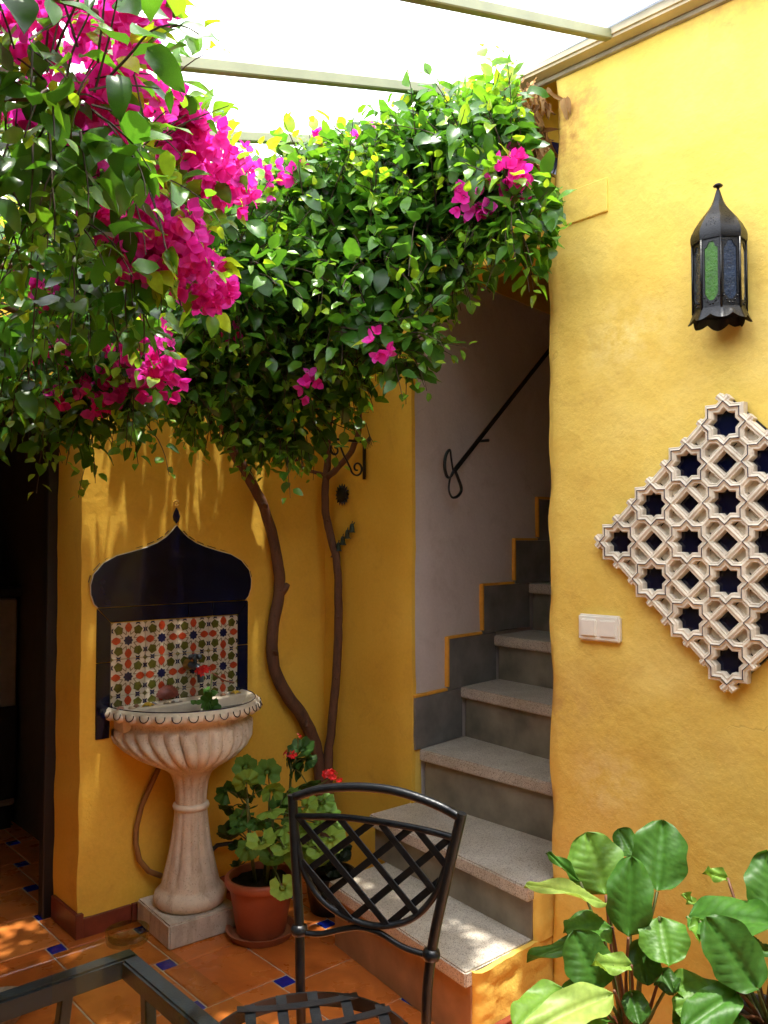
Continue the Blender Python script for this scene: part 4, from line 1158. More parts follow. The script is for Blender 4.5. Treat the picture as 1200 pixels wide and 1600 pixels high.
# ------------------------------------------------------------------ wall lantern
LS, LO, LR = 0.588, 0.074, 0.065
lan = empty("wall_lantern", RW(LS, 2.03, 0.0), "black metal wall lantern with green and blue glass and domed top", "lantern")
def LN(ang, r, z):
    """ang from the wall normal towards +s"""
    return RW(LS + r * math.sin(ang), z, LO + r * math.cos(ang))
A0 = math.radians(-40 - 22.5)
VA = [A0 + k * PI / 4 for k in range(8)]
Z0, Z1 = 2.044, 2.236
panes = [M['pane_clear'], M['pane_green'], M['pane_blue'], M['pane_amber'], M['pane_clear'], M['pane_clear'], M['pane_green'], M['pane_clear']]
MI_ = M['lantern_iron']
for k in range(8):
    a, b = VA[k], VA[(k + 1) % 8] if k < 7 else VA[0] + 2 * PI
    p = lambda t, z, rr=1.0: LN(a, LR * rr, z).lerp(LN(b, LR * rr, z), t)
    fr = MB()
    o = lambda t, z: p(t, z, 1.0)
    # pane frame: outer rectangle minus a window with a pointed top
    outer = [(0.0, Z0), (1.0, Z0), (1.0, Z1), (0.0, Z1)]
    win = [(0.16, Z0 + 0.040), (0.26, Z0 + 0.030), (0.40, Z0 + 0.022), (0.60, Z0 + 0.022), (0.74, Z0 + 0.030), (0.84, Z0 + 0.040), (0.84, Z1 - 0.035), (0.72, Z1 - 0.030), (0.60, Z1 - 0.018), (0.40, Z1 - 0.018), (0.28, Z1 - 0.030), (0.16, Z1 - 0.035)]
    V = [o(t, z) for t, z in outer] + [o(t, z) for t, z in win] + [p(t, z, 0.96) for t, z in win]
    F = [(0, 1, 8, 7), (0, 7, 6, 5), (0, 5, 4), (1, 9, 8), (1, 2, 10, 9), (2, 11, 10), (2, 3, 12, 11), (3, 13, 12), (3, 14, 13), (3, 15, 14), (3, 0, 4, 15)]
    F = [(0, 1, 7, 6), (0, 6, 5), (0, 5, 4), (1, 8, 7), (1, 9, 8), (1, 2, 10, 9), (2, 11, 10), (2, 12, 11), (2, 3, 13, 12), (3, 14, 13), (3, 15, 14), (3, 0, 4, 15)]
    for q in range(12): F.append((4 + q, 4 + (q + 1) % 12, 16 + (q + 1) % 12, 16 + q))
    fo_ = fr.add(V, F).build("frame", MI_, lan, recalc=False)
    pn = MB(); pn.add([p(0.1, Z0 + 0.01, 0.962), p(0.9, Z0 + 0.01, 0.962), p(0.9, Z1 - 0.01, 0.962), p(0.1, Z1 - 0.01, 0.962)], [(0, 1, 2, 3)])
    pn.build("pane", panes[k], lan, recalc=False)
    MB().tube([LN(a, LR * 1.01, Z0), LN(a, LR * 1.01, Z1)], 0.0032, 6).build("edge_bar", MI_, lan, smooth=True)
    if k < 4:
        rv = MB()
        for t, z in ((0.14, Z0 + 0.030), (0.28, Z0 + 0.020), (0.42, Z0 + 0.013), (0.58, Z0 + 0.013), (0.72, Z0 + 0.020), (0.86, Z0 + 0.030)):
            rv.sphere(p(t, z, 1.005), 0.0026, 6, 4)
        rv.build("rivets", MI_, lan, smooth=True)
dome = [(1.06, Z1 - 0.010), (1.08, Z1 - 0.002), (1.08, Z1 + 0.0106), (1.04, Z1 + 0.0211), (0.90, Z1 + 0.0387), (0.70, Z1 + 0.0581), (0.48, Z1 + 0.0757), (0.30, Z1 + 0.0915), (0.20, Z1 + 0.1056), (0.17, Z1 + 0.1109), (0.16, Z1 + 0.1126)]
mb = MB(); V, F = [], []
for rr, z in dome:
    for k in range(8): V.append(LN(VA[k], LR * rr, z))
for i in range(len(dome) - 1):
    for k in range(8): F.append((i * 8 + k, i * 8 + (k + 1) % 8, (i + 1) * 8 + (k + 1) % 8, (i + 1) * 8 + k))
dm_ = mb.add(V, F).build("dome", MI_, lan, smooth=True, auto=35)
MB().add([LN(t, LR * rr, z) for rr, z in ((0.21, Z1 + 0.1038), (0.19, Z1 + 0.1074), (0.07, Z1 + 0.1338), (0.05, Z1 + 0.1373)) for t in [2 * PI * k / 16 for k in range(16)]],
         [(i * 16 + k, i * 16 + (k + 1) % 16, (i + 1) * 16 + (k + 1) % 16, (i + 1) * 16 + k) for i in range(3) for k in range(16)]).build("cone", MI_, lan, smooth=True)
c = LN(0, 0, Z1 + 0.1408)
MB().lathe([(0.003, -0.008), (0.004, 0.0), (0.011, 0.002), (0.0125, 0.005), (0.007, 0.010), (0.001, 0.011)], c, 16).build("finial", MI_, lan, smooth=True)
hole = simple("lantern_hole_shade", (0.004, 0.004, 0.004), 0.9, spec=0.1)
for k in range(8):
    if k > 3: continue
    a, b = VA[k], VA[k] + PI / 4
    mb = MB()
    def dp(t, f):
        i = int(f); u = f - i
        rr = (dome[i][0] * (1 - u) + dome[i + 1][0] * u) * 1.012; z = dome[i][1] * (1 - u) + dome[i + 1][1] * u + 0.0006
        return LN(a, LR * rr, z).lerp(LN(b, LR * rr, z), t)
    for (t, f) in ((0.5, 3.7), (0.38, 3.9), (0.62, 3.9), (0.5, 4.25), (0.26, 3.6), (0.74, 3.6), (0.40, 4.4), (0.60, 4.4), (0.5, 3.3), (0.3, 3.3), (0.7, 3.3), (0.5, 5.2)):
        w, h = 0.030, 0.10
        mb.add([dp(t - w, f), dp(t, f - h), dp(t + w, f), dp(t, f + h)], [(0, 1, 2, 3)])
    mb.build("perforation_shade", hole, dm_, recalc=False)  # dark quads laid on the dome, painted shade of its holes
# flared scalloped skirt with closed underside
mb = MB(); V, F = [], []
NSK = 96
for rr, z in ((1.02, Z0 + 0.004), (1.05, Z0 - 0.004), (1.12, Z0 - 0.018), (1.19, Z0 - 0.028)):
    for j in range(NSK):
        a = A0 + 2 * PI * j / NSK
        sc = abs(math.cos((a - A0) * 8 / 2))
        seg = ((a - A0) % (PI / 4)) - PI / 8
        poly_r = math.cos(PI / 8) / math.cos(seg)
        V.append(LN(a, LR * rr * poly_r * (1 + 0.03 * (rr - 1) * 10 * (sc - .5)), z + (0.013 * (1 - sc) if z < Z0 - 0.01 else 0)))
for i in range(3):
    for j in range(NSK): F.append((i * NSK + j, i * NSK + (j + 1) % NSK, (i + 1) * NSK + (j + 1) % NSK, (i + 1) * NSK + j))
mb.add(V, F).build("skirt", MI_, lan, smooth=True)
MB().add([LN(VA[k], LR * 1.0, Z0 + 0.002) for k in range(8)], [tuple(range(8))]).build("base_plate", MI_, lan, recalc=False)
mb = MB(); mb.obox(RW(LS, Z1 + 0.05, 0.0), RW(LS, Z1 + 0.05, 0.03), 0.02, 0.03); mb.build("wall_mount", MI_, lan)

# ------------------------------------------------------------------ light switch
sw_ = empty("light_switch", RW(0.185, 1.19, 0.01), "white double light switch on the rough yellow wall left of the lattice", "light switch")
def plate(name, s0, s1, z0, z1, o0, o1, bev):
    q = [RW(s0, z0, o1), RW(s1, z0, o1), RW(s1, z1, o1), RW(s0, z1, o1)]
    V = q + [v - RN * (o1 - o0) for v in q]
    return MB().add(V, [(0, 1, 2, 3), (7, 6, 5, 4), (0, 4, 5, 1), (1, 5, 6, 2), (2, 6, 7, 3), (3, 7, 4, 0)]).build(name, M['white_plastic'], sw_, bevel=bev, seg=2)
plate("plate", 0.118, 0.256, 1.152, 1.230, 0.0, 0.020, 0.005)
plate("rocker", 0.130, 0.182, 1.166, 1.216, 0.012, 0.0265, 0.003)
plate("rocker", 0.193, 0.245, 1.166, 1.216, 0.012, 0.0245, 0.003)

# ------------------------------------------------------------------ iron bracket and little ornaments on the return wall
RXW = 2.360
br = empty("scroll_bracket", (RXW, 2.77, 1.8), "black scrolled iron plant bracket on the narrow wall by the vine", "bracket")
by = 2.775
MB().box(RXW - 0.008, RXW - 0.001, by - 0.008, by + 0.008, 1.715, 1.885).build("wall_plate", M['iron'], br, bevel=0.001)
MB().box(RXW - 0.235, RXW - 0.008, by - 0.006, by + 0.006, 1.872, 1.882).build("arm", M['iron'], br, bevel=0.001)
def spiral(cx, cz, r0, a0, turns, sgn, n=26): return [(RXW + cx + (r0 * (1 - 0.75 * t / n)) * math.cos(a0 + sgn * turns * 2 * PI * t / n), by, cz + (r0 * (1 - 0.75 * t / n)) * math.sin(a0 + sgn * turns * 2 * PI * t / n)) for t in range(n + 1)]
up = spiral(-0.165, 1.832, 0.034, 0.2, 1.25, 1)
lo = spiral(-0.045, 1.762, 0.036, PI + 0.2, 1.25, 1)
mb = MB(); mb.tube(list(reversed(up)) + [(RXW - 0.118, by, 1.812), (RXW - 0.098, by, 1.785)] + lo, 0.0062, 6, flat=0.7); mb.build("scroll", M['iron'], br, smooth=True)
sf = empty("sun_ornament", (RXW, 2.93, 1.65), "small dark round sun shaped plaque on the narrow wall", "ornament")
yy, zz = 2.925, 1.655
MB().add(*(lambda: (lambda V, F: (V, F))( [(RXW - 0.012, yy + 0.034 * math.cos(2 * PI * k / 24), zz + 0.034 * math.sin(2 * PI * k / 24)) for k in range(24)] + [(RXW - 0.026, yy, zz)] + [(RXW - 0.001, yy + 0.036 * math.cos(2 * PI * k / 24), zz + 0.036 * math.sin(2 * PI * k / 24)) for k in range(24)],
    [(k, (k + 1) % 24, 24) for k in range(24)] + [(25 + k, 25 + (k + 1) % 24, (k + 1) % 24, k) for k in range(24)]))()).build("face", M['iron'], sf, smooth=True, auto=40)
for k in range(16):
    t = 2 * PI * k / 16
    c_, s_ = math.cos(t), math.sin(t)
    a = [(RXW - 0.004, yy + 0.032 * c_ - w * s_, zz + 0.032 * s_ + w * c_) for w in (-0.0085, 0.0085)]
    tip = (RXW - 0.006, yy + 0.052 * c_, zz + 0.052 * s_); rid = (RXW - 0.014, yy + 0.035 * c_, zz + 0.035 * s_)
    MB().add(a + [tip, rid], [(0, 1, 3), (1, 2, 3), (2, 0, 3), (0, 2, 1)]).build("ray", M['iron'], sf)
bl = empty("bell_chain", (RXW, 2.92, 1.43), "row of five tiny patinated bells climbing the narrow wall beside the vine", "ornament")
for k in range(5):
    t = k / 4
    c = (RXW - 0.02, 2.965 - 0.125 * t, 1.392 + 0.11 * t)
    b_ = MB().lathe([(0.001, 0.024), (0.006, 0.022), (0.0095, 0.014), (0.011, 0.002), (0.012, -0.010), (0.017, -0.014), (0.016, -0.016), (0.001, -0.012)], c, 14).build("bell", M['patina'], bl, smooth=True, auto=50)
    MB().tube([(c[0], c[1], c[2] + 0.022), (c[0] + 0.004, c[1], c[2] + 0.034)], 0.0022, 5).build("loop", M['patina'], b_)
MB().tube([(RXW - 0.012, 2.975, 1.40), (RXW - 0.012, 2.83, 1.53)], 0.0025, 6).build("rod", M['patina'], bl)
# ------------------------------------------------------------------ vegetation tables (metres)
MAIN = [(1.86, 1.56, 2.46, 0.11, 0.16), (1.88, 1.69, 2.55, 0.14, 0.17), (1.87, 1.83, 2.65, 0.15, 0.15), (1.84, 1.99, 2.72, 0.16, 0.15), (1.82, 1.88, 2.44, 0.17, 0.18), (1.77, 2.12, 2.63, 0.2, 0.17), (1.75, 2.02, 2.3, 0.19, 0.17), (1.65, 2.17, 2.42, 0.21, 0.23), (1.72, 1.92, 2.07, 0.11, 0.09), (1.7, 2.31, 2.76, 0.17, 0.1), (1.64, 2.33, 2.15, 0.19, 0.19), (1.68, 2.5, 1.94, 0.15, 0.16), (1.79, 2.47, 1.9, 0.13, 0.1), (1.48, 2.47, 2.09, 0.19, 0.16), (1.36, 2.24, 2.29, 0.18, 0.2), (1.88, 1.54, 2.37, 0.07, 0.08), (1.89, 1.83, 2.33, 0.09, 0.10), (1.82, 2.24, 2.08, 0.13, 0.11), (1.29, 2.57, 2.06, 0.17, 0.13), (1.55, 2.68, 1.97, 0.12, 0.09), (1.9, 1.67, 2.64, 0.09, 0.11)]
NEAR = [(1.08, 2.36, 2.01, 0.19, 0.14), (0.94, 2.49, 1.97, 0.19, 0.15), (0.76, 2.24, 2.06, 0.15, 0.17), (0.87, 2.55, 1.86, 0.11, 0.09), (1.04, 2.47, 1.87, 0.14, 0.08), (0.84, 1.9, 2.12, 0.17, 0.14), (0.6, 1.65, 2.08, 0.1, 0.12), (0.5, 1.33, 2.16, 0.1, 0.12), (0.75, 1.64, 2.23, 0.1, 0.14), (0.42, 1.26, 2.21, 0.07, 0.05), (0.62, 1.41, 2.34, 0.05, 0.07), (0.49, 1.54, 2.13, 0.07, 0.11)]
FMAIN = [(1.35, 2.1, 2.54, 0.066, 12), (1.77, 1.46, 2.44, 0.045, 12), (1.72, 1.57, 2.39, 0.043, 9), (1.87, 1.5, 2.56, 0.033, 6), (1.61, 2.12, 2.76, 0.037, 6), (1.74, 2.07, 2.77, 0.029, 4), (1.7, 2.1, 2.84, 0.021, 3), (1.58, 2.12, 1.94, 0.032, 5), (1.61, 1.82, 2.02, 0.03, 6), (1.81, 1.94, 2.8, 0.016, 2), (1.49, 2.1, 2.58, 0.028, 4), (1.36, 2.24, 2.1, 0.02, 3)]
FNEAR = [(0.9, 1.64, 2.31, 0.067, 34), (1.0, 1.69, 2.28, 0.062, 26), (0.84, 1.7, 2.15, 0.077, 44), (0.92, 1.7, 2.09, 0.061, 34), (0.82, 1.72, 2.08, 0.056, 24), (1.01, 1.76, 2.04, 0.046, 16), (0.85, 1.62, 2.34, 0.034, 12), (0.75, 1.71, 2.15, 0.048, 14), (1.02, 2.15, 1.97, 0.073, 22), (1.06, 2.11, 1.89, 0.049, 12), (0.97, 2.26, 1.87, 0.057, 12), (0.89, 2.33, 1.85, 0.029, 5), (0.96, 2.28, 1.82, 0.025, 5), (0.83, 2.32, 1.94, 0.035, 6), (0.7, 2.02, 2.05, 0.036, 7), (0.56, 1.41, 2.33, 0.088, 34), (0.65, 1.39, 2.4, 0.046, 16), (0.48, 1.41, 2.32, 0.053, 14), (0.61, 1.43, 2.27, 0.068, 18), (0.73, 1.46, 2.29, 0.027, 8), (0.82, 2.2, 1.98, 0.023, 4), (0.82, 1.64, 2.32, 0.055, 14), (0.62, 1.49, 2.21, 0.059, 12), (0.5, 1.53, 2.21, 0.034, 6), (0.81, 1.86, 2.18, 0.059, 14)]
BERG = [
 (1.786,1.196,0.592, 1.807,1.265,0.719, 0.140,0.55,0.20),
 (1.879,1.176,0.667, 1.894,1.228,0.718, 0.064,0.20,0.10),
 (1.851,1.096,0.613, 1.930,1.126,0.758, 0.130,0.25,0.10),
 (1.695,1.077,0.559, 1.741,1.096,0.721, 0.103,0.25,0.00),
 (1.739,1.236,0.624, 1.680,1.285,0.695, 0.031,0.30,0.50),
 (1.747,1.163,0.598, 1.525,1.223,0.688, 0.053,0.90,0.50),
 (1.738,1.147,0.547, 1.629,1.203,0.555, 0.095,0.35,0.40),
 (1.741,1.172,0.515, 1.542,1.242,0.510, 0.048,0.30,0.60),
 (1.609,1.091,0.466, 1.603,1.158,0.573, 0.108,0.20,0.10),
 (1.684,1.063,0.507, 1.587,1.095,0.531, 0.048,0.80,0.30),
 (1.765,1.040,0.597, 1.709,0.986,0.526, 0.109,0.45,0.30),
 (1.545,1.148,0.470, 1.389,1.154,0.444, 0.089,0.60,0.50),
 (1.604,1.055,0.482, 1.381,1.120,0.452, 0.083,0.95,0.30),
 (1.868,1.030,0.572, 1.889,0.835,0.620, 0.125,0.30,0.35),
 (1.816,0.839,0.495, 1.788,0.938,0.621, 0.118,0.20,0.05),
 (1.803,0.877,0.482, 1.661,0.925,0.438, 0.083,0.30,0.30),
 (1.940,0.857,0.598, 2.007,0.899,0.724, 0.111,0.25,0.10),
 (1.945,1.055,0.572, 1.927,1.070,0.592, 0.026,0.70,0.20),
 (2.006,0.998,0.634, 1.946,1.024,0.655, 0.036,0.70,0.30),
 (1.862,0.995,0.575, 1.816,0.970,0.550, 0.044,0.60,0.30),
 (1.760,1.087,0.531, 1.732,1.049,0.449, 0.074,0.12,0.30),
 (1.799,1.057,0.457, 1.775,1.012,0.434, 0.059,0.12,0.40),
 (1.703,1.075,0.434, 1.674,1.036,0.391, 0.062,0.15,0.30),
 (1.993,0.882,0.506, 1.913,0.884,0.535, 0.074,0.20,0.30),
]
GER = [
 (1.745,2.746,0.593,0.40),
 (1.690,2.654,0.570,0.55),
 (1.806,2.692,0.575,0.40),
 (1.760,2.592,0.540,0.55),
 (1.723,2.841,0.492,0.20),
 (1.727,2.554,0.484,0.60),
 (1.647,2.487,0.408,0.70),
 (1.790,2.425,0.514,0.60),
 (1.900,2.470,0.499,0.45),
 (1.764,2.523,0.427,0.60),
 (1.868,2.640,0.498,0.35),
 (1.707,2.434,0.391,0.60),
 (1.820,2.401,0.458,0.65),
 (1.827,2.326,0.421,0.70),
 (1.735,2.833,0.426,0.15),
 (1.706,2.792,0.346,0.10),
 (1.771,2.726,0.517,0.15),
 (1.908,2.465,0.450,0.50),
 (1.922,2.455,0.405,0.50),
 (1.706,2.717,0.423,0.25),
 (1.801,2.705,0.397,0.20),
 (1.671,2.610,0.353,0.35),
 (1.845,2.663,0.452,0.20),
 (1.769,2.448,0.419,0.60),
 (1.802,2.420,0.389,0.60),
 (1.796,2.355,0.383,0.60),
 (1.849,2.589,0.432,0.30),
 (1.737,2.758,0.480,0.15),
 (1.685,2.416,0.264,0.70),
 (1.777,2.444,0.346,0.50),
 (1.737,2.552,0.318,0.40),
 (1.816,2.382,0.337,0.50),
 (1.945,2.637,0.609,0.15),
 (1.893,2.684,0.614,0.08),
 (1.934,2.646,0.647,0.15),
 (1.915,2.667,0.572,0.08),
 (1.951,2.637,0.520,0.15),
]
SHADE = [(0.75, 2.84, 2.22, 0.17, 0.14), (1.05, 2.86, 2.28, 0.17, 0.16), (1.35, 2.88, 2.34, 0.17, 0.18), (1.65, 2.88, 2.40, 0.17, 0.20), (1.95, 2.86, 2.46, 0.17, 0.20), (2.18, 2.75, 2.52, 0.15, 0.18), (1.45, 2.62, 2.42, 0.17, 0.17), (1.1, 2.6, 2.34, 0.17, 0.15), (1.8, 2.6, 2.5, 0.17, 0.17)]  # hidden foliage added to block light above the fountain wall
EYE = Vector((0, 0, 1.45))
FWD = Vector((math.sin(math.radians(YAW)), math.cos(math.radians(YAW)), 0))

# ---- leaf shapes -----------------------------------------------------------
def leaf_shape(n=5, width=0.34, fold=0.30, droop=0.22, wave=0.03, seed=0, twist=0.0, bend=0.0):
    r = random.Random(seed)
    V, F = [], []
    ph = r.uniform(0, 6)
    for i in range(n + 1):
        x = i / n
        w = width * 2.05 * (x ** 0.62) * ((1 - x) ** 0.85) * (1 + 0.12 * (1 - x)) if 0 < x < 1 else 0.0
        if i == 0: w = 0.012
        z = -droop * x * x + 0.10 * x
        for s in (-1, 0, 1):
            V.append((x, s * w * math.cos(twist * x) + bend * x * x, z + (fold * w if s else 0) + s * w * math.sin(twist * x) + (wave * math.sin(ph + x * 9 + s) if s else 0)))
    for i in range(n):
        a = i * 3
        F += [(a, a + 3, a + 4, a + 1), (a + 1, a + 4, a + 5, a + 2)]
    return np.array(V), np.array(F)
LEAF = [leaf_shape(5, 0.39, f, d, 0.03, k) for k, (f, d) in enumerate([(0.25, 0.15), (0.4, 0.3), (0.15, 0.45), (0.35, 0.05), (0.5, 0.25), (0.1, 0.25)])] + [leaf_shape(6, w, f, d, 0.05, 20 + k, tw, bd) for k, (w, f, d, tw, bd) in enumerate([(0.34, 0.3, 0.5, 0.7, 0.12), (0.42, 0.2, 0.1, -0.6, -0.10), (0.30, 0.7, 0.6, 0.4, -0.15), (0.45, 0.15, -0.15, 0.3, 0.08), (0.36, 0.45, 0.35, -0.9, 0.15)])]

def bract_shape(seed):
    r = random.Random(seed)
    V, F = [], []
    for b in range(3):
        az = 2 * PI * b / 3 + r.uniform(-.3, .3)
        op = r.uniform(0.45, 1.0)              # opening angle from the axis
        o = len(V)
        n = 4
        for i in range(n + 1):
            x = i / n
            w = 0.40 * (math.sin(PI * min(1, x * 0.86 + 0.10)) ** 0.8) if i < n else 0.03
            lift = x
            for s in (-1, 0, 1):
                rad = math.sin(op) * lift * 0.95 - (0.16 * abs(s) * w)
                hgt = math.cos(op) * lift * 0.95 + 0.12 * abs(s) * w + r.uniform(-.05, .05) * x
                c, sn = math.cos(az), math.sin(az)
                px, py = rad, s * w + r.uniform(-.03, .03)
                V.append((hgt, px * c - py * sn, px * sn + py * c))
        for i in range(n):
            a = o + i * 3
            F += [(a, a + 3, a + 4, a + 1), (a + 1, a + 4, a + 5, a + 2)]
    return np.array(V), np.array(F)
BRACT = [bract_shape(k) for k in range(8)]

def frame(d, n):
    d = d.normalized(); n = n - d * n.dot(d)
    if n.length < 1e-4: n = d.orthogonal()
    n.normalize(); s = n.cross(d)
    return d, s, n

def mesh_from(name, V, F, mat, tints=None):
    me = bpy.data.meshes.new(name)
    me.from_pydata([tuple(v) for v in V], [], [tuple(int(i) for i in f) for f in F])
    me.materials.append(mat)
    at = me.attributes.new("tint", 'FLOAT', 'POINT')
    at.data.foreach_set("value", tints if hasattr(tints, '__len__') else [tints] * len(V))
    me.polygons.foreach_set("use_smooth", [True] * len(me.polygons))
    return me

class Leaves:
    """leaf instances; the largest in view become objects, the rest one joined part"""
    def __init__(s, shapes, mat, name, rest_name):
        s.shapes, s.mat, s.name, s.rest = shapes, mat, name, rest_name
        s.items = []
    def put(s, p, d, n, size, tint):
        s.items.append((Vector(p), Vector(d), Vector(n), size, tint, rnd.randrange(len(s.shapes))))
    def build(s, parent, top=300):
        base = wloc(parent)
        def score(it):
            v = it[0] - EYE
            f = v.dot(FWD)
            if f < 0.2: return 0
            lat = abs(v.dot(Vector((FWD.y, -FWD.x, 0)))) / f
            ver = v.z / f
            if lat > 0.46 or ver > 0.66: return 0
            return it[3] / f
        order = sorted(range(len(s.items)), key=lambda k: -score(s.items[k]))
        cache = {}
        for k in order[:top]:
            p, d, n, size, tint, sh = s.items[k]
            tq = round(tint * 8) / 8
            if (sh, tq) not in cache:
                V, F = s.shapes[sh]
                cache[(sh, tq)] = mesh_from(s.name, V, F, s.mat, tq)
            o = bpy.data.objects.new(s.name, cache[(sh, tq)])
            d_, s_, n_ = frame(d, n)
            q = p - base
            o.matrix_local = Matrix(((d_.x * size, s_.x * size, n_.x * size, q.x), (d_.y * size, s_.y * size, n_.y * size, q.y), (d_.z * size, s_.z * size, n_.z * size, q.z), (0, 0, 0, 1)))
            o.parent = parent
            COL.objects.link(o)
        VV, FF, TT, off = [], [], [], 0
        for k in order[top:]:
            p, d, n, size, tint, sh = s.items[k]
            V, F = s.shapes[sh]
            d_, s_, n_ = frame(d, n)
            R = np.array([[d_.x, s_.x, n_.x], [d_.y, s_.y, n_.y], [d_.z, s_.z, n_.z]]) * size
            q = p - base
            VV.append(V @ R.T + np.array([q.x, q.y, q.z])); FF.append(F + off); TT.append(np.full(len(V), tint)); off += len(V)
        if VV:
            VV, FF, TT = np.concatenate(VV), np.concatenate(FF), np.concatenate(TT)
            me = bpy.data.meshes.new(s.rest)
            me.vertices.add(len(VV)); me.vertices.foreach_set("co", VV.astype(np.float32).ravel())
            me.loops.add(FF.size); me.loops.foreach_set("vertex_index", FF.astype(np.int32).ravel())
            me.polygons.add(len(FF)); me.polygons.foreach_set("loop_start", np.arange(0, FF.size, 4, dtype=np.int32))
            me.polygons.foreach_set("use_smooth", np.ones(len(FF), dtype=bool))
            me.update(calc_edges=True); me.validate()
            me.materials.append(s.mat)
            at = me.attributes.new("tint", 'FLOAT', 'POINT'); at.data.foreach_set("value", TT.astype(np.float32))
            o = bpy.data.objects.new(s.rest, me); o.parent = parent; COL.objects.link(o)
            o["kind"] = "stuff"

def rv(): 
    while True:
        v = Vector((rnd.uniform(-1, 1), rnd.uniform(-1, 1), rnd.uniform(-1, 1)))
        if 0.02 < v.length < 1: return v.normalized()

def inside_ok(p):
    """keep leaves in the free air of the courtyard"""
    if p.z > roof_z(p.x) - 0.055: return False
    if p.y > YW - 0.03 or p.x > 2.35: return False
    s = (p - RC).dot(RS); o = (p - RC).dot(RN)
    if s > -0.02 and o < 0.02: return False
    if p.z > 2.25 and p.x > 1.345 * p.y + (0.0 if p.z < 2.50 else -0.16): return False
    return True

def shoot(L, stems, start, d, length, big, young, droop):
    p = Vector(start); d = d.normalized(); pts = [p.copy()]
    step = 0.028; n = max(3, int(length / step)); az = rnd.uniform(0, 6); cutoff = False
    for i in range(n):
        f = i / (n - 1)
        d = (d + Vector((0, 0, -droop)) * 0.22 + rv() * 0.10).normalized()
        p = p + d * step
        if not inside_ok(p): cutoff = True; break
        pts.append(p.copy())
        az += 2.4
        side = d.orthogonal().normalized(); side.rotate(Matrix.Rotation(az, 3, d))
        size = big * (1.0 - 0.6 * f ** 1.6) * rnd.uniform(0.65, 1.2)
        ld = (side * 1.0 + d * (0.35 + 0.5 * f) + Vector((0, 0, -0.25 + 0.35 * f))).normalized()
        to_eye = (EYE - p).normalized()
        nn = (Vector((0, 0, 1.0)) + to_eye * rnd.uniform(0.1, 1.1) + rv() * 0.5 + side * 0.25)
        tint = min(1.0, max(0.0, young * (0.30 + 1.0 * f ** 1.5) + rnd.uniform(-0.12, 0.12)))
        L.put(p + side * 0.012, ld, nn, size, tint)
    if len(pts) > 2 and not cutoff:
        stems.tube(pts, [0.0022 - 0.0014 * k / len(pts) for k in range(len(pts))], 4, caps=False)

def canopy(blobs, L, stems, per, big, hang=0.0):
    for (x, y, z, rh, rz) in blobs:
        c = Vector((x, y, z))
        vol = (rh * rh * rz) ** (1 / 3)
        n = int(per * (vol / 0.15) ** 2.0)
        for k in range(n):
            v = rv()
            q = rnd.random() ** 0.45
            start = c + Vector((v.x * rh * q, v.y * rh * q * 1.15, v.z * rz * q)) * 0.9
            if not inside_ok(start): continue
            lo = max(0.0, -v.z)
            hi = max(0.0, v.z)
            to_eye = (EYE - start); to_eye.z = 0; to_eye.normalize()
            d = Vector((v.x, v.y, v.z * 0.5)) * 0.6 + Vector((0, 0, 0.75 * hi + 0.15 - 0.7 * lo)) + rv() * 0.4 + to_eye * 0.25
            length = rnd.uniform(0.08, 0.22) * (1.3 if hi > 0.5 else 1.0) * (1.4 if rnd.random() < 0.15 else 1.0)
            shoot(L, stems, start, d, length, big * rnd.uniform(0.85, 1.1), 0.55 + 0.35 * hi if rnd.random() < 0.6 else 0.42, 0.25 + 0.9 * lo + hang)

def blossoms(tab, B, L, scale):
    def hidden(it):
        for (x, y, z, r, n) in tab:
            c = Vector((x, y, z)); v = it[0] - EYE; u = (c - EYE).normalized(); k = v.dot(u)
            if k < (c - EYE).length + 0.01 and k > (c - EYE).length - 0.22 and (v - u * k).length < r * 0.75: return rnd.random() < 0.85
        return False
    L.items = [it for it in L.items if not hidden(it)]
    for (x, y, z, r, n) in tab:
        n = max(2, int(n * (2.4 if n > 10 else 1.4))); r = r * 1.2
        c = Vector((x, y, z))
        for k in range(n):
            v = rv(); q = rnd.random() ** 0.5
            p = c + Vector((v.x, v.y, v.z)) * r * q * 1.05
            if not inside_ok(p): continue
            axis = (v * 0.8 + Vector((0, 0, 0.1)) + (EYE - p).normalized() * 0.7 + rv() * 0.5)
            B.put(p, axis, rv(), scale * rnd.uniform(0.8, 1.2), rnd.uniform(0.1, 1.0))
        for k in range(max(1, n // 4)):
            v = rv(); p = c + v * r
            if inside_ok(p): L.put(p, v + Vector((0, 0, -.2)), Vector((0, 0, 1)) + rv() * 0.6, 0.055, rnd.uniform(0.4, 1.0))

# ---- bougainvillea on its two stems -----------------------------------------
bv = empty("bougainvillea", (2.33, 3.0, 0.0), "bougainvillea with two bare twisting stems and a broad leafy canopy over the stair", "climbing plant")
def knots(pts, r0, r1, k=6, wob=0.004):
    P = spline(pts, k); n = len(P)
    return [p + Vector((n3(i * .4, r0 * 90, 1), n3(i * .4, 7, r0 * 50), 0)) * wob for i, p in enumerate(P)], [(r0 + (r1 - r0) * i / (n - 1)) * (1 + 0.10 * n3(i * 0.5, r0 * 100, 2.2)) for i in range(n)]
P, R_ = knots([(2.335, 3.00, 0.0), (2.325, 3.005, 0.20), (2.312, 3.02, 0.40), (2.285, 3.02, 0.53), (2.225, 3.025, 0.66), (2.120, 3.03, 0.80), (2.060, 3.03, 0.93), (2.060, 3.03, 1.08), (2.090, 3.03, 1.22), (2.085, 3.03, 1.34), (2.055, 3.03, 1.47), (2.005, 3.03, 1.60), (1.925, 3.02, 1.72), (1.82, 2.99, 1.84), (1.72, 2.90, 1.98), (1.66, 2.75, 2.12), (1.62, 2.55, 2.25)], 0.031, 0.018)
MB().tube(P, R_, 14).build("trunk", M['bark'], bv, smooth=True)
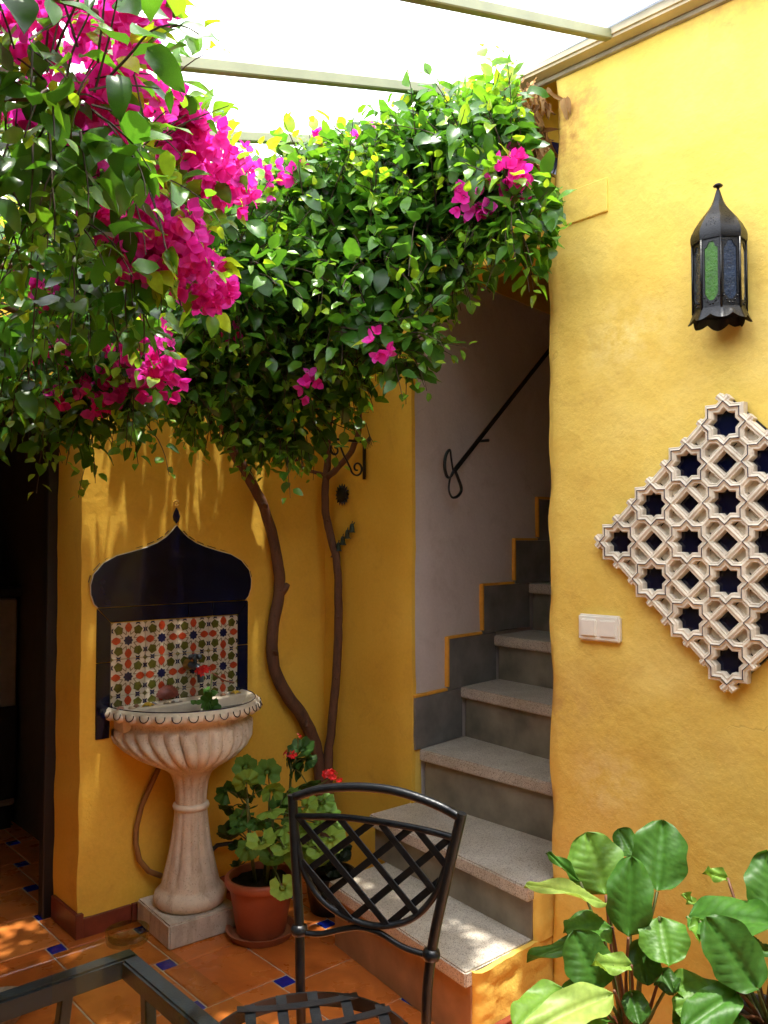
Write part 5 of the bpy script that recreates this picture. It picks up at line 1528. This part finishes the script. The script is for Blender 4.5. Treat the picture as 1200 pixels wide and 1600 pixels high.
MB().tube([(2.09, 3.03, 1.22), (2.115, 3.02, 1.245), (2.128, 3.02, 1.262)], [0.024, 0.016, 0.012], 10).build("knot", M['bark'], bv, smooth=True)
P, R_ = knots([(2.318, 2.96, 0.0), (2.325, 2.98, 0.25), (2.33, 2.99, 0.47), (2.33, 2.965, 0.65), (2.333, 2.940, 0.84), (2.333, 2.925, 1.05), (2.333, 2.925, 1.20), (2.333, 2.935, 1.35), (2.325, 2.97, 1.47), (2.32, 3.0, 1.58), (2.318, 3.0, 1.70), (2.318, 2.985, 1.80), (2.30, 2.96, 1.92), (2.24, 2.86, 2.05), (2.15, 2.72, 2.2)], 0.021, 0.015)
MB().tube(P, R_, 12).build("trunk", M['bark'], bv, smooth=True)
P, R_ = knots([(2.318, 2.985, 1.735), (2.325, 2.92, 1.775), (2.328, 2.83, 1.84), (2.325, 2.775, 1.93), (2.31, 2.755, 2.06), (2.22, 2.66, 2.22)], 0.015, 0.010)
MB().tube(P, R_, 10).build("branch", M['bark'], bv, smooth=True)
P, R_ = knots([(2.318, 3.0, 1.745), (2.27, 3.01, 1.755), (2.20, 3.01, 1.77), (2.13, 2.99, 1.82)], 0.009, 0.007)
MB().tube(P, R_, 8).build("branch", M['bark'], bv, smooth=True)
for pts, a, b in (([(1.66, 2.75, 2.12), (1.72, 2.5, 2.30), (1.80, 2.2, 2.42), (1.88, 1.85, 2.46), (1.90, 1.6, 2.48)], 0.014, 0.006), ([(1.62, 2.55, 2.25), (1.45, 2.35, 2.3), (1.2, 2.15, 2.32), (1.02, 1.95, 2.30)], 0.014, 0.006),
                  ([(2.15, 2.72, 2.2), (2.0, 2.45, 2.35), (1.9, 2.2, 2.5), (1.85, 2.0, 2.62)], 0.012, 0.006), ([(1.8, 2.2, 2.42), (1.74, 2.05, 2.25), (1.73, 1.93, 2.1)], 0.008, 0.004)):
    P, R_ = knots(pts, a, b); MB().tube(P, R_, 8).build("branch", M['bark'], bv, smooth=True)
for (a, b, r_) in (((2.005, 3.01, 1.60), (1.975, 2.99, 1.605), 0.008), ((2.06, 3.01, 0.97), (2.035, 2.985, 0.985), 0.009), ((2.225, 3.0, 0.66), (2.20, 2.98, 0.645), 0.008), ((2.333, 2.93, 1.10), (2.315, 2.90, 1.12), 0.006), ((2.325, 2.985, 1.53), (2.30, 2.965, 1.545), 0.006), ((2.33, 2.94, 0.84), (2.31, 2.915, 0.85), 0.006)):
    MB().tube([a, Vector(a).lerp(Vector(b), 0.6), b], [r_ * 1.5, r_, r_ * 0.8], 8).build("stub", M['bark'], bv, smooth=True)
L = Leaves(LEAF, M['leaf'], "leaf", "foliage")
B = Leaves(BRACT, M['bract'], "flower", "blossom")
stems = MB()
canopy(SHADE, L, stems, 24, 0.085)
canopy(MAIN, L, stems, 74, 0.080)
# upright leafy shoots along the top
for (x, y, z, h) in ((1.84, 1.99, 2.70, .17), (1.80, 2.08, 2.66, .16), (1.70, 2.28, 2.66, .14), (1.76, 2.16, 2.66, .15), (1.87, 1.86, 2.66, .15), (1.90, 1.72, 2.62, .20), (1.88, 1.68, 2.62, .2), (1.60, 2.30, 2.60, .14), (1.86, 1.92, 2.64, .18), (1.90, 1.60, 2.62, .2), (1.72, 2.22, 2.62, .17), (1.30, 2.15, 2.42, .16), (1.42, 2.2, 2.46, .17)):
    for k in range(4):
        shoot(L, stems, Vector((x, y, z)) + rv() * 0.05, Vector((0, 0, 1)) + rv() * 0.18, h, 0.070, 0.95, -0.1)
# bright sprays that reach out over the stair and the wall end
for (x, y, z, dx, dy, dz) in ((1.66, 1.95, 2.05, .35, -.45, .0), (1.70, 1.90, 2.08, .5, -.5, -.05), (1.62, 1.95, 2.10, .2, -.6, .1), (1.95, 1.55, 2.40, .6, -.5, -.1), (1.93, 1.50, 2.46, .7, -.4, .1), (1.95, 1.52, 2.34, .5, -.4, -.5), (1.60, 2.0, 2.1, .4, -.4, -.1)):
    for k in range(2):
        shoot(L, stems, Vector((x, y, z)) + rv() * 0.03, Vector((dx, dy, dz)) + rv() * 0.2, 0.17, 0.080, 0.8, 0.05)
blossoms(FMAIN, B, L, 0.032)
stems.build("twigs", M['twig'], bv)["kind"] = "stuff"
L.build(bv); B.build(bv)

# ---- second bougainvillea, overhanging from the left ----------------------------
bn = empty("bougainvillea", (0.3, 2.2, 2.1), "nearer bougainvillea branch overhanging from the upper left, with large dark leaves", "climbing plant")
for pts, a, b in (([(-0.2, 2.3, 2.2), (0.3, 2.25, 2.1), (0.7, 2.25, 2.05), (1.0, 2.35, 1.98)], 0.016, 0.005), ([(-0.2, 1.6, 2.12), (0.25, 1.5, 2.15), (0.55, 1.45, 2.22), (0.8, 1.6, 2.3), (1.05, 1.9, 2.36)], 0.014, 0.004),
                  ([(0.0, 1.2, 2.2), (0.35, 1.24, 2.25), (0.6, 1.36, 2.34)], 0.012, 0.004), ([(0.3, 2.25, 2.1), (0.6, 1.95, 2.06), (0.85, 1.9, 2.12)], 0.010, 0.004)):
    P, R_ = knots(pts, a, b); MB().tube(P, R_, 8).build("branch", M['bark'], bn, smooth=True)
L = Leaves(LEAF, M['leaf'], "leaf", "foliage")
B = Leaves(BRACT, M['bract'], "flower", "blossom")
stems = MB()
canopy(NEAR, L, stems, 60, 0.076, 0.25)
blossoms(FNEAR, B, L, 0.031)
stems.build("twigs", M['twig'], bn)["kind"] = "stuff"
L.build(bn); B.build(bn)

# ---- dried leaves at the top of the lantern wall -------------------------------
dl = Leaves([leaf_shape(5, 0.16, 0.9, d, 0.10, 40 + k) for k, d in enumerate((0.6, 0.9, -0.5, 0.2))], M['dry'], "dried_leaf", "dried_leaves")
db = empty("dried_leaf_bunch", RW(0.02, 2.9, 0.02), "brown bunch of dried leaves hanging under the roof edge", "dried leaves")
for k in range(460):
    t = rnd.random() ** 0.8
    z = 2.91 - 0.40 * t
    s = rnd.uniform(-0.16, 0.045) * (1 - 0.55 * t) - 0.005 * t
    o = rnd.uniform(0.01, 0.13)
    p = RW(s, z, o)
    dl.put(p, Vector((0, 0, -1)) + rv() * 0.55, RN + rv() * 0.9, rnd.uniform(0.035, 0.085), rnd.uniform(0.3, 1.0))  # tints raised, golden light on the bunch is put into its colour
dl.build(db, 120)
dead = Leaves([leaf_shape(5, 0.2, 0.7, 0.4, 0.08, 91)], M['dry'], "dried_leaf", "dried_leaves")
de = empty("dead_leaf", RW(0.085, 2.82, 0.012), "single pale withered leaf stuck to the wall near the roof", "leaf")
dead.put(RW(0.082, 2.835, 0.014), Vector((0, 0, -1)), RN, 0.075, 0.95)
dead.put(RW(0.092, 2.830, 0.018), Vector((0.02, -.2, -1)), RN + RS * .5, 0.055, 0.8)
dead.build(de, 2)
sp = MB()
for k in range(7):
    a = -0.9 + k * 0.3
    sp.tube([(2.335, 2.715, 1.895), (2.33 - 0.006, 2.715 - 0.05 * math.sin(a), 1.895 - 0.055 * math.cos(a))], [0.0022, 0.0010], 4)
sp.tube([(2.335, 2.715, 1.895), (2.33, 2.735, 1.955)], [0.0022, 0.0012], 4)
single("dry_sprig", sp, M['twig'], (2.335, 2.715, 1.895), "little dry sprig beside the scrolled bracket", "twig")

# ---- potted geranium ----------------------------------------------------------
def pot(parent, c, r0, r1, h, mat, rimh=0.03, rimo=0.010):
    prof = [(0.001, 0.0), (r0 * 0.96, 0.0), (r0, 0.006), (r1 - 0.004, h - rimh), (r1 + rimo * 0.7, h - rimh + 0.002), (r1 + rimo, h - rimh + 0.008), (r1 + rimo, h - 0.005), (r1 + rimo * 0.6, h), (r1 - 0.004, h), (r1 - 0.008, h - 0.006), (r1 - 0.012, h - 0.04), (0.001, h - 0.04)]
    MB().lathe(prof, c, 48).build("pot", mat, parent, smooth=True, auto=45)
    mb = MB(); V, F = [], []
    nr, na = 7, 26
    for i in range(nr + 1):
        for j in range(na):
            a = 2 * PI * j / na; rr = (r1 - 0.009) * i / nr + 1e-4
            V.append((c[0] + rr * math.cos(a), c[1] + rr * math.sin(a), c[2] + h - 0.026 + 0.014 * n3(rr * 40 * math.cos(a), rr * 40 * math.sin(a), c[0])))
    for i in range(nr):
        for j in range(na): F.append((i * na + j, i * na + (j + 1) % na, (i + 1) * na + (j + 1) % na, (i + 1) * na + j))
    mb.add(V, F).build("soil", M['soil'], parent, smooth=True)
GP = (1.765, 2.665, 0.0)
single("saucer", MB().lathe([(0.001, 0.006), (0.10, 0.006), (0.10, 0.0), (0.112, 0.0), (0.128, 0.026), (0.130, 0.030), (0.122, 0.030), (0.108, 0.012), (0.001, 0.012)], GP, 48), M['saucer'], GP, "terracotta saucer under the geranium pot", "saucer", smooth=True, auto=45)
gp = empty("potted_geranium", (GP[0], GP[1], 0.013), "potted red geranium in an orange terracotta pot beside the fountain", "potted plant")
pot(gp, (GP[0], GP[1], 0.013), 0.090, 0.122, 0.205, M['terracotta_pot'], 0.032, 0.012)
def round_leaf(seed):
    r = random.Random(seed); V, F = [(0, 0, 0)], []
    na, nr = 40, 4
    for i in range(1, nr + 1):
        q = i / nr
        for j in range(na + 1):
            a = math.radians(18) + (2 * PI - math.radians(36)) * j / na
            lob = 1 + (0.07 * math.cos(7 * a + r.uniform(0, .2)) + 0.035 * math.cos(23 * a)) * q
            rr = 0.5 * q * lob
            z = 0.05 * math.cos(7 * a) * q + 0.16 * q * q * (1 if seed % 2 else -0.8) + 0.02 * math.cos(3 * a + seed) * q
            V.append((-rr * math.cos(a) + 0.0, rr * math.sin(a), z))
    w = na + 1
    for j in range(na): F.append((0, 1 + j, 2 + j))
    for i in range(nr - 1):
        for j in range(na): F.append((1 + i * w + j, 1 + i * w + j + 1, 1 + (i + 1) * w + j + 1, 1 + (i + 1) * w + j))
    return V, F
RLV = [round_leaf(k) for k in range(5)]
def put_leaf(parent, name, shape, mat, p, d, n, size, tint, cache):
    key = (shape, round(tint * 10))
    if key not in cache:
        V, F = RLV[shape]; cache[key] = mesh_from(name, V, F, mat, round(tint * 10) / 10)
    o = bpy.data.objects.new(name, cache[key]); base = wloc(parent); q = Vector(p) - base
    d_, s_, n_ = frame(Vector(d), Vector(n))
    o.matrix_local = Matrix(((d_.x * size, s_.x * size, n_.x * size, q.x), (d_.y * size, s_.y * size, n_.y * size, q.y), (d_.z * size, s_.z * size, n_.z * size, q.z), (0, 0, 0, 1)))
    o.parent = parent; COL.objects.link(o)
gc = {}
gst = MB()
tops = []
for k, (ax, ay, zt) in enumerate(((-0.05, 0.02, 0.50), (0.03, -0.03, 0.42), (0.06, 0.04, 0.52), (0.0, -0.06, 0.36), (0.11, 0.0, 0.48), (-0.02, 0.06, 0.45), (0.14, 0.01, 0.58))):
    a = Vector((GP[0] + ax * 0.4, GP[1] + ay * 0.5, 0.19)); b = Vector((GP[0] + ax, GP[1] + ay, zt))
    m = a.lerp(b, 0.5) + Vector((ax * 0.15, 0, 0.0))
    gst.tube(spline([a, m, b], 5), [0.006] * 6 + [0.005] * 5, 6); tops.append(b)
    tops.append(m)
for (x, y, z, t) in GER:
    p = Vector((x, y, z)); q = min(tops, key=lambda v: (v - p).length)
    gst.tube(spline([q, q.lerp(p, 0.55) + Vector((0, 0, 0.015)), p], 4), 0.0022, 5)
    out = (p - Vector((GP[0], GP[1], 0.40))); out.normalize()
    n = Vector((0, 0, 0.7)) + (EYE - p).normalized() * rnd.uniform(0.5, 1.2) + out * 0.5 + rv() * 0.25
    if t < 0.16: n = Vector((0, 0, 0.4)) + out * 1.2 + rv() * 0.4
    put_leaf(gp, "leaf", rnd.randrange(5), M['ger'], p, out + Vector((0, 0, -0.2)) + rv() * 0.3, n, rnd.uniform(0.080, 0.108), min(1, t * 1.2 + 0.05) if t > 0.16 else t, gc)
for k in range(16):
    a = rnd.uniform(0, 6.3); p = Vector((GP[0] + 0.09 * math.cos(a), GP[1] + 0.09 * math.sin(a), rnd.uniform(0.27, 0.46)))
    q = min(tops, key=lambda v: (v - p).length); gst.tube([q, p], 0.0022, 5)
    put_leaf(gp, "leaf", rnd.randrange(5), M['ger'], p, Vector((math.cos(a), math.sin(a), -.3)), Vector((math.cos(a) * .5, math.sin(a) * .5, 1)) + rv() * .4, rnd.uniform(0.06, 0.09), rnd.uniform(0.1, 0.4), gc)
gst.build("stems", M['stem_green'], gp, smooth=True)
def flower_head(parent, c, r, n, mat=None):
    mb = MB()
    for k in range(n):
        v = rv(); v.z = abs(v.z) * 0.7; p = Vector(c) + v * r
        nn = (v + rv() * 0.3).normalized(); t = nn.orthogonal().normalized(); s = nn.cross(t)
        for q in range(5):
            a = 2 * PI * q / 5; e1 = t * math.cos(a) + s * math.sin(a); e2 = -t * math.sin(a) + s * math.cos(a)
            ps = r * 0.62
            mb.add([p, p + e1 * ps * 0.6 + e2 * ps * 0.33 + nn * .002, p + e1 * ps + nn * 0.003, p + e1 * ps * 0.6 - e2 * ps * 0.33 + nn * .002], [(0, 1, 2, 3)])
    mb.build("flower_head", mat or M['red'], parent, recalc=False)
flower_head(gp, (1.905, 2.68, 0.628), 0.024, 16)
flower_head(gp, (1.966, 2.51, 0.572), 0.026, 18)
flower_head(gp, (1.985, 2.50, 0.556), 0.018, 10)
flower_head(gp, (1.926, 2.66, 0.700), 0.009, 6)
MB().tube(spline([tops[-2], (1.925, 2.665, 0.62), (1.926, 2.66, 0.695)], 5), 0.0026, 5).build("flower_stalk", M['stem_green'], gp)
MB().tube(spline([tops[8], (1.94, 2.56, 0.53), (1.968, 2.51, 0.565)], 5), 0.0026, 5).build("flower_stalk", M['stem_green'], gp)

# ---- cutting with a red flower in the basin --------------------------------------
ct = empty("geranium_cutting", (1.66, 2.90, 0.76), "geranium cutting with one red flower lying in the fountain basin", "plant cutting")
MB().tube(spline([(1.62, 2.86, 0.775), (1.66, 2.90, 0.83), (1.70, 2.93, 0.87), (1.712, 2.94, 0.93)], 5), 0.003, 6).build("stem", M['stem_green'], ct)
MB().tube(spline([(1.712, 2.94, 0.93), (1.76, 2.93, 0.90), (1.80, 2.92, 0.885)], 5), 0.004, 6).build("stem", M['stem_brown'], ct)
for p, s, t in (((1.665, 2.86, 0.835), 0.085, 0.35), ((1.70, 2.93, 0.865), 0.055, 0.3), ((1.625, 2.90, 0.84), 0.05, 0.35), ((1.60, 2.84, 0.81), 0.06, 0.2), ((1.64, 2.82, 0.82), 0.07, 0.3)):
    put_leaf(ct, "leaf", rnd.randrange(5), M['ger'], p, rv() + Vector((0, -.5, 0)), Vector((-.4, -.6, .8)) + rv() * .3, s, t, gc)
flower_head(ct, (1.652, 2.90, 0.945), 0.026, 16)

# ---- potted plant between geranium and stair, shade put into its leaf tint ---------------------------------
dk = empty("potted_plant", (2.08, 2.66, 0.0), "small plant with shade-darkened leaf tint in a black pot behind the lowest step", "potted plant")
pot(dk, (2.08, 2.66, 0.0), 0.075, 0.10, 0.15, M['black_pot'], 0.02, 0.006)
for k in range(16):
    a = rnd.uniform(0, 6.3); r_ = rnd.uniform(0.02, 0.10); p = (2.08 + r_ * math.cos(a), 2.66 + r_ * math.sin(a), rnd.uniform(0.16, 0.28))
    put_leaf(dk, "leaf", rnd.randrange(5), M['ger'], p, Vector((math.cos(a), math.sin(a), -.2)), Vector((-.4, -.5, .7)) + rv() * .5, rnd.uniform(.06, .09), rnd.uniform(0, .04), gc)

# ---- broad-leaved plants by the lantern wall ---------------------------------------
def broad_leaf(b, t, w, facing, tint, seed):
    b, t = Vector(b), Vector(t); d = t - b; L_ = d.length; d.normalize()
    mid = b.lerp(t, 0.5)
    n0 = (EYE - mid).normalized() * (1 - facing) + Vector((0, 0, 1)) * (0.25 + facing) + rv() * 0.12
    d, s, n = frame(d, n0)
    r = random.Random(seed); V, F, T = [], [], []
    nx, ny = 22, 12
    cup = r.uniform(-0.10, 0.22); roll = r.uniform(0.05, 0.22); ph = r.uniform(0, 6)
    for i in range(nx + 1):
        x = i / nx
        prof = max(0.0, 1 - abs(2 * x ** 0.88 - 1) ** 2.3) ** 0.56
        hw = w * 0.5 * max(prof, 0.03)
        hw *= 1 + 0.05 * math.sin(17 * x + ph)
        for j in range(ny + 1):
            y = -1 + 2 * j / ny
            vein = 0.5 + 0.5 * math.cos((x * 7.5 - abs(y) * 1.6) * 2 * PI)
            z = cup * w * y * y * 0.5 + 0.006 * (w / 0.1) * (vein - 0.5) * abs(y) ** 0.4 * (1 - abs(y) ** 6) * prof - 0.012 * (1 - abs(y)) ** 6
            z -= roll * L_ * (x - 0.45) ** 2 + 0.010 * math.sin(ph + 9 * x + 3 * y) * abs(y) ** 2
            V.append(b + d * (x * L_) + s * (y * hw) + n * z)
            T.append(min(1, tint * 0.85 + 0.10 * max(0, 1 - abs(y) * 9) + 0.05 * (1 - vein) * (abs(y) > .05)))
    for i in range(nx):
        for j in range(ny): F.append((i * (ny + 1) + j, i * (ny + 1) + j + 1, (i + 1) * (ny + 1) + j + 1, (i + 1) * (ny + 1) + j))
    return V, F, T
PL1 = empty("leafy_plant", (1.80, 1.16, 0.0), "broad leaved green plant in a terracotta pot below the lattice", "potted plant")
PL2 = empty("leafy_plant", (1.93, 0.86, 0.0), "broad leaved green plant in a black pot at the lower right corner", "potted plant")
pot(PL1, (1.80, 1.16, 0.0), 0.09, 0.125, 0.24, M['terracotta_pot'], 0.03, 0.01)
pot(PL2, (1.93, 0.86, 0.0), 0.11, 0.145, 0.36, M['black_pot'], 0.02, 0.006)
EXTRA = []
for k in range(16):
    two = k % 3 == 0
    cx_, cy_, cz_ = (1.90, 0.90, 0.42) if two else (1.74, 1.12, 0.36)
    a = rnd.uniform(2.2, 5.6); rr_ = rnd.uniform(0.05, 0.12); ll = rnd.uniform(0.09, 0.14); zz_ = cz_ + rnd.uniform(-0.06, 0.12)
    b_ = (cx_ + rr_ * math.cos(a), cy_ + rr_ * math.sin(a), zz_)
    EXTRA.append((*b_, b_[0] + ll * math.cos(a), b_[1] + ll * math.sin(a), zz_ + rnd.uniform(-0.05, 0.05), rnd.uniform(0.07, 0.10), rnd.uniform(0.2, 0.6), rnd.uniform(0.2, 0.5), two))
BASE_N = len(BERG)
for k, row in enumerate(BERG + EXTRA):
    b, t, w, tint, facing = row[0:3], row[3:6], row[6], row[7], row[8]
    par = PL2 if (k in (13, 14, 15, 16, 17, 18, 19, 23) or (k >= BASE_N and row[9])) else PL1
    crown = Vector((1.80, 1.14, 0.22)) if par is PL1 else Vector((1.93, 0.87, 0.34))
    V, F, T = broad_leaf(b, t, w, facing, tint, 200 + k)
    base = wloc(par)
    me = mesh_from("leaf", [v - base for v in V], F, M['berg'], T)
    lo = bpy.data.objects.new("leaf", me); lo.parent = par; COL.objects.link(lo)
    bb = Vector(b)
    st_ = MB().tube(spline([crown + rv() * 0.012, crown.lerp(bb, 0.5) + Vector((0, 0, 0.02)) + rv() * 0.01, bb - Vector((0, 0, 0.003))], 5), [0.0048] * 6 + [0.0036] * 5, 7)
    st_.build("stalk", M['stem_brown'] if k % 3 == 0 else M['stem_green'], par, smooth=True)
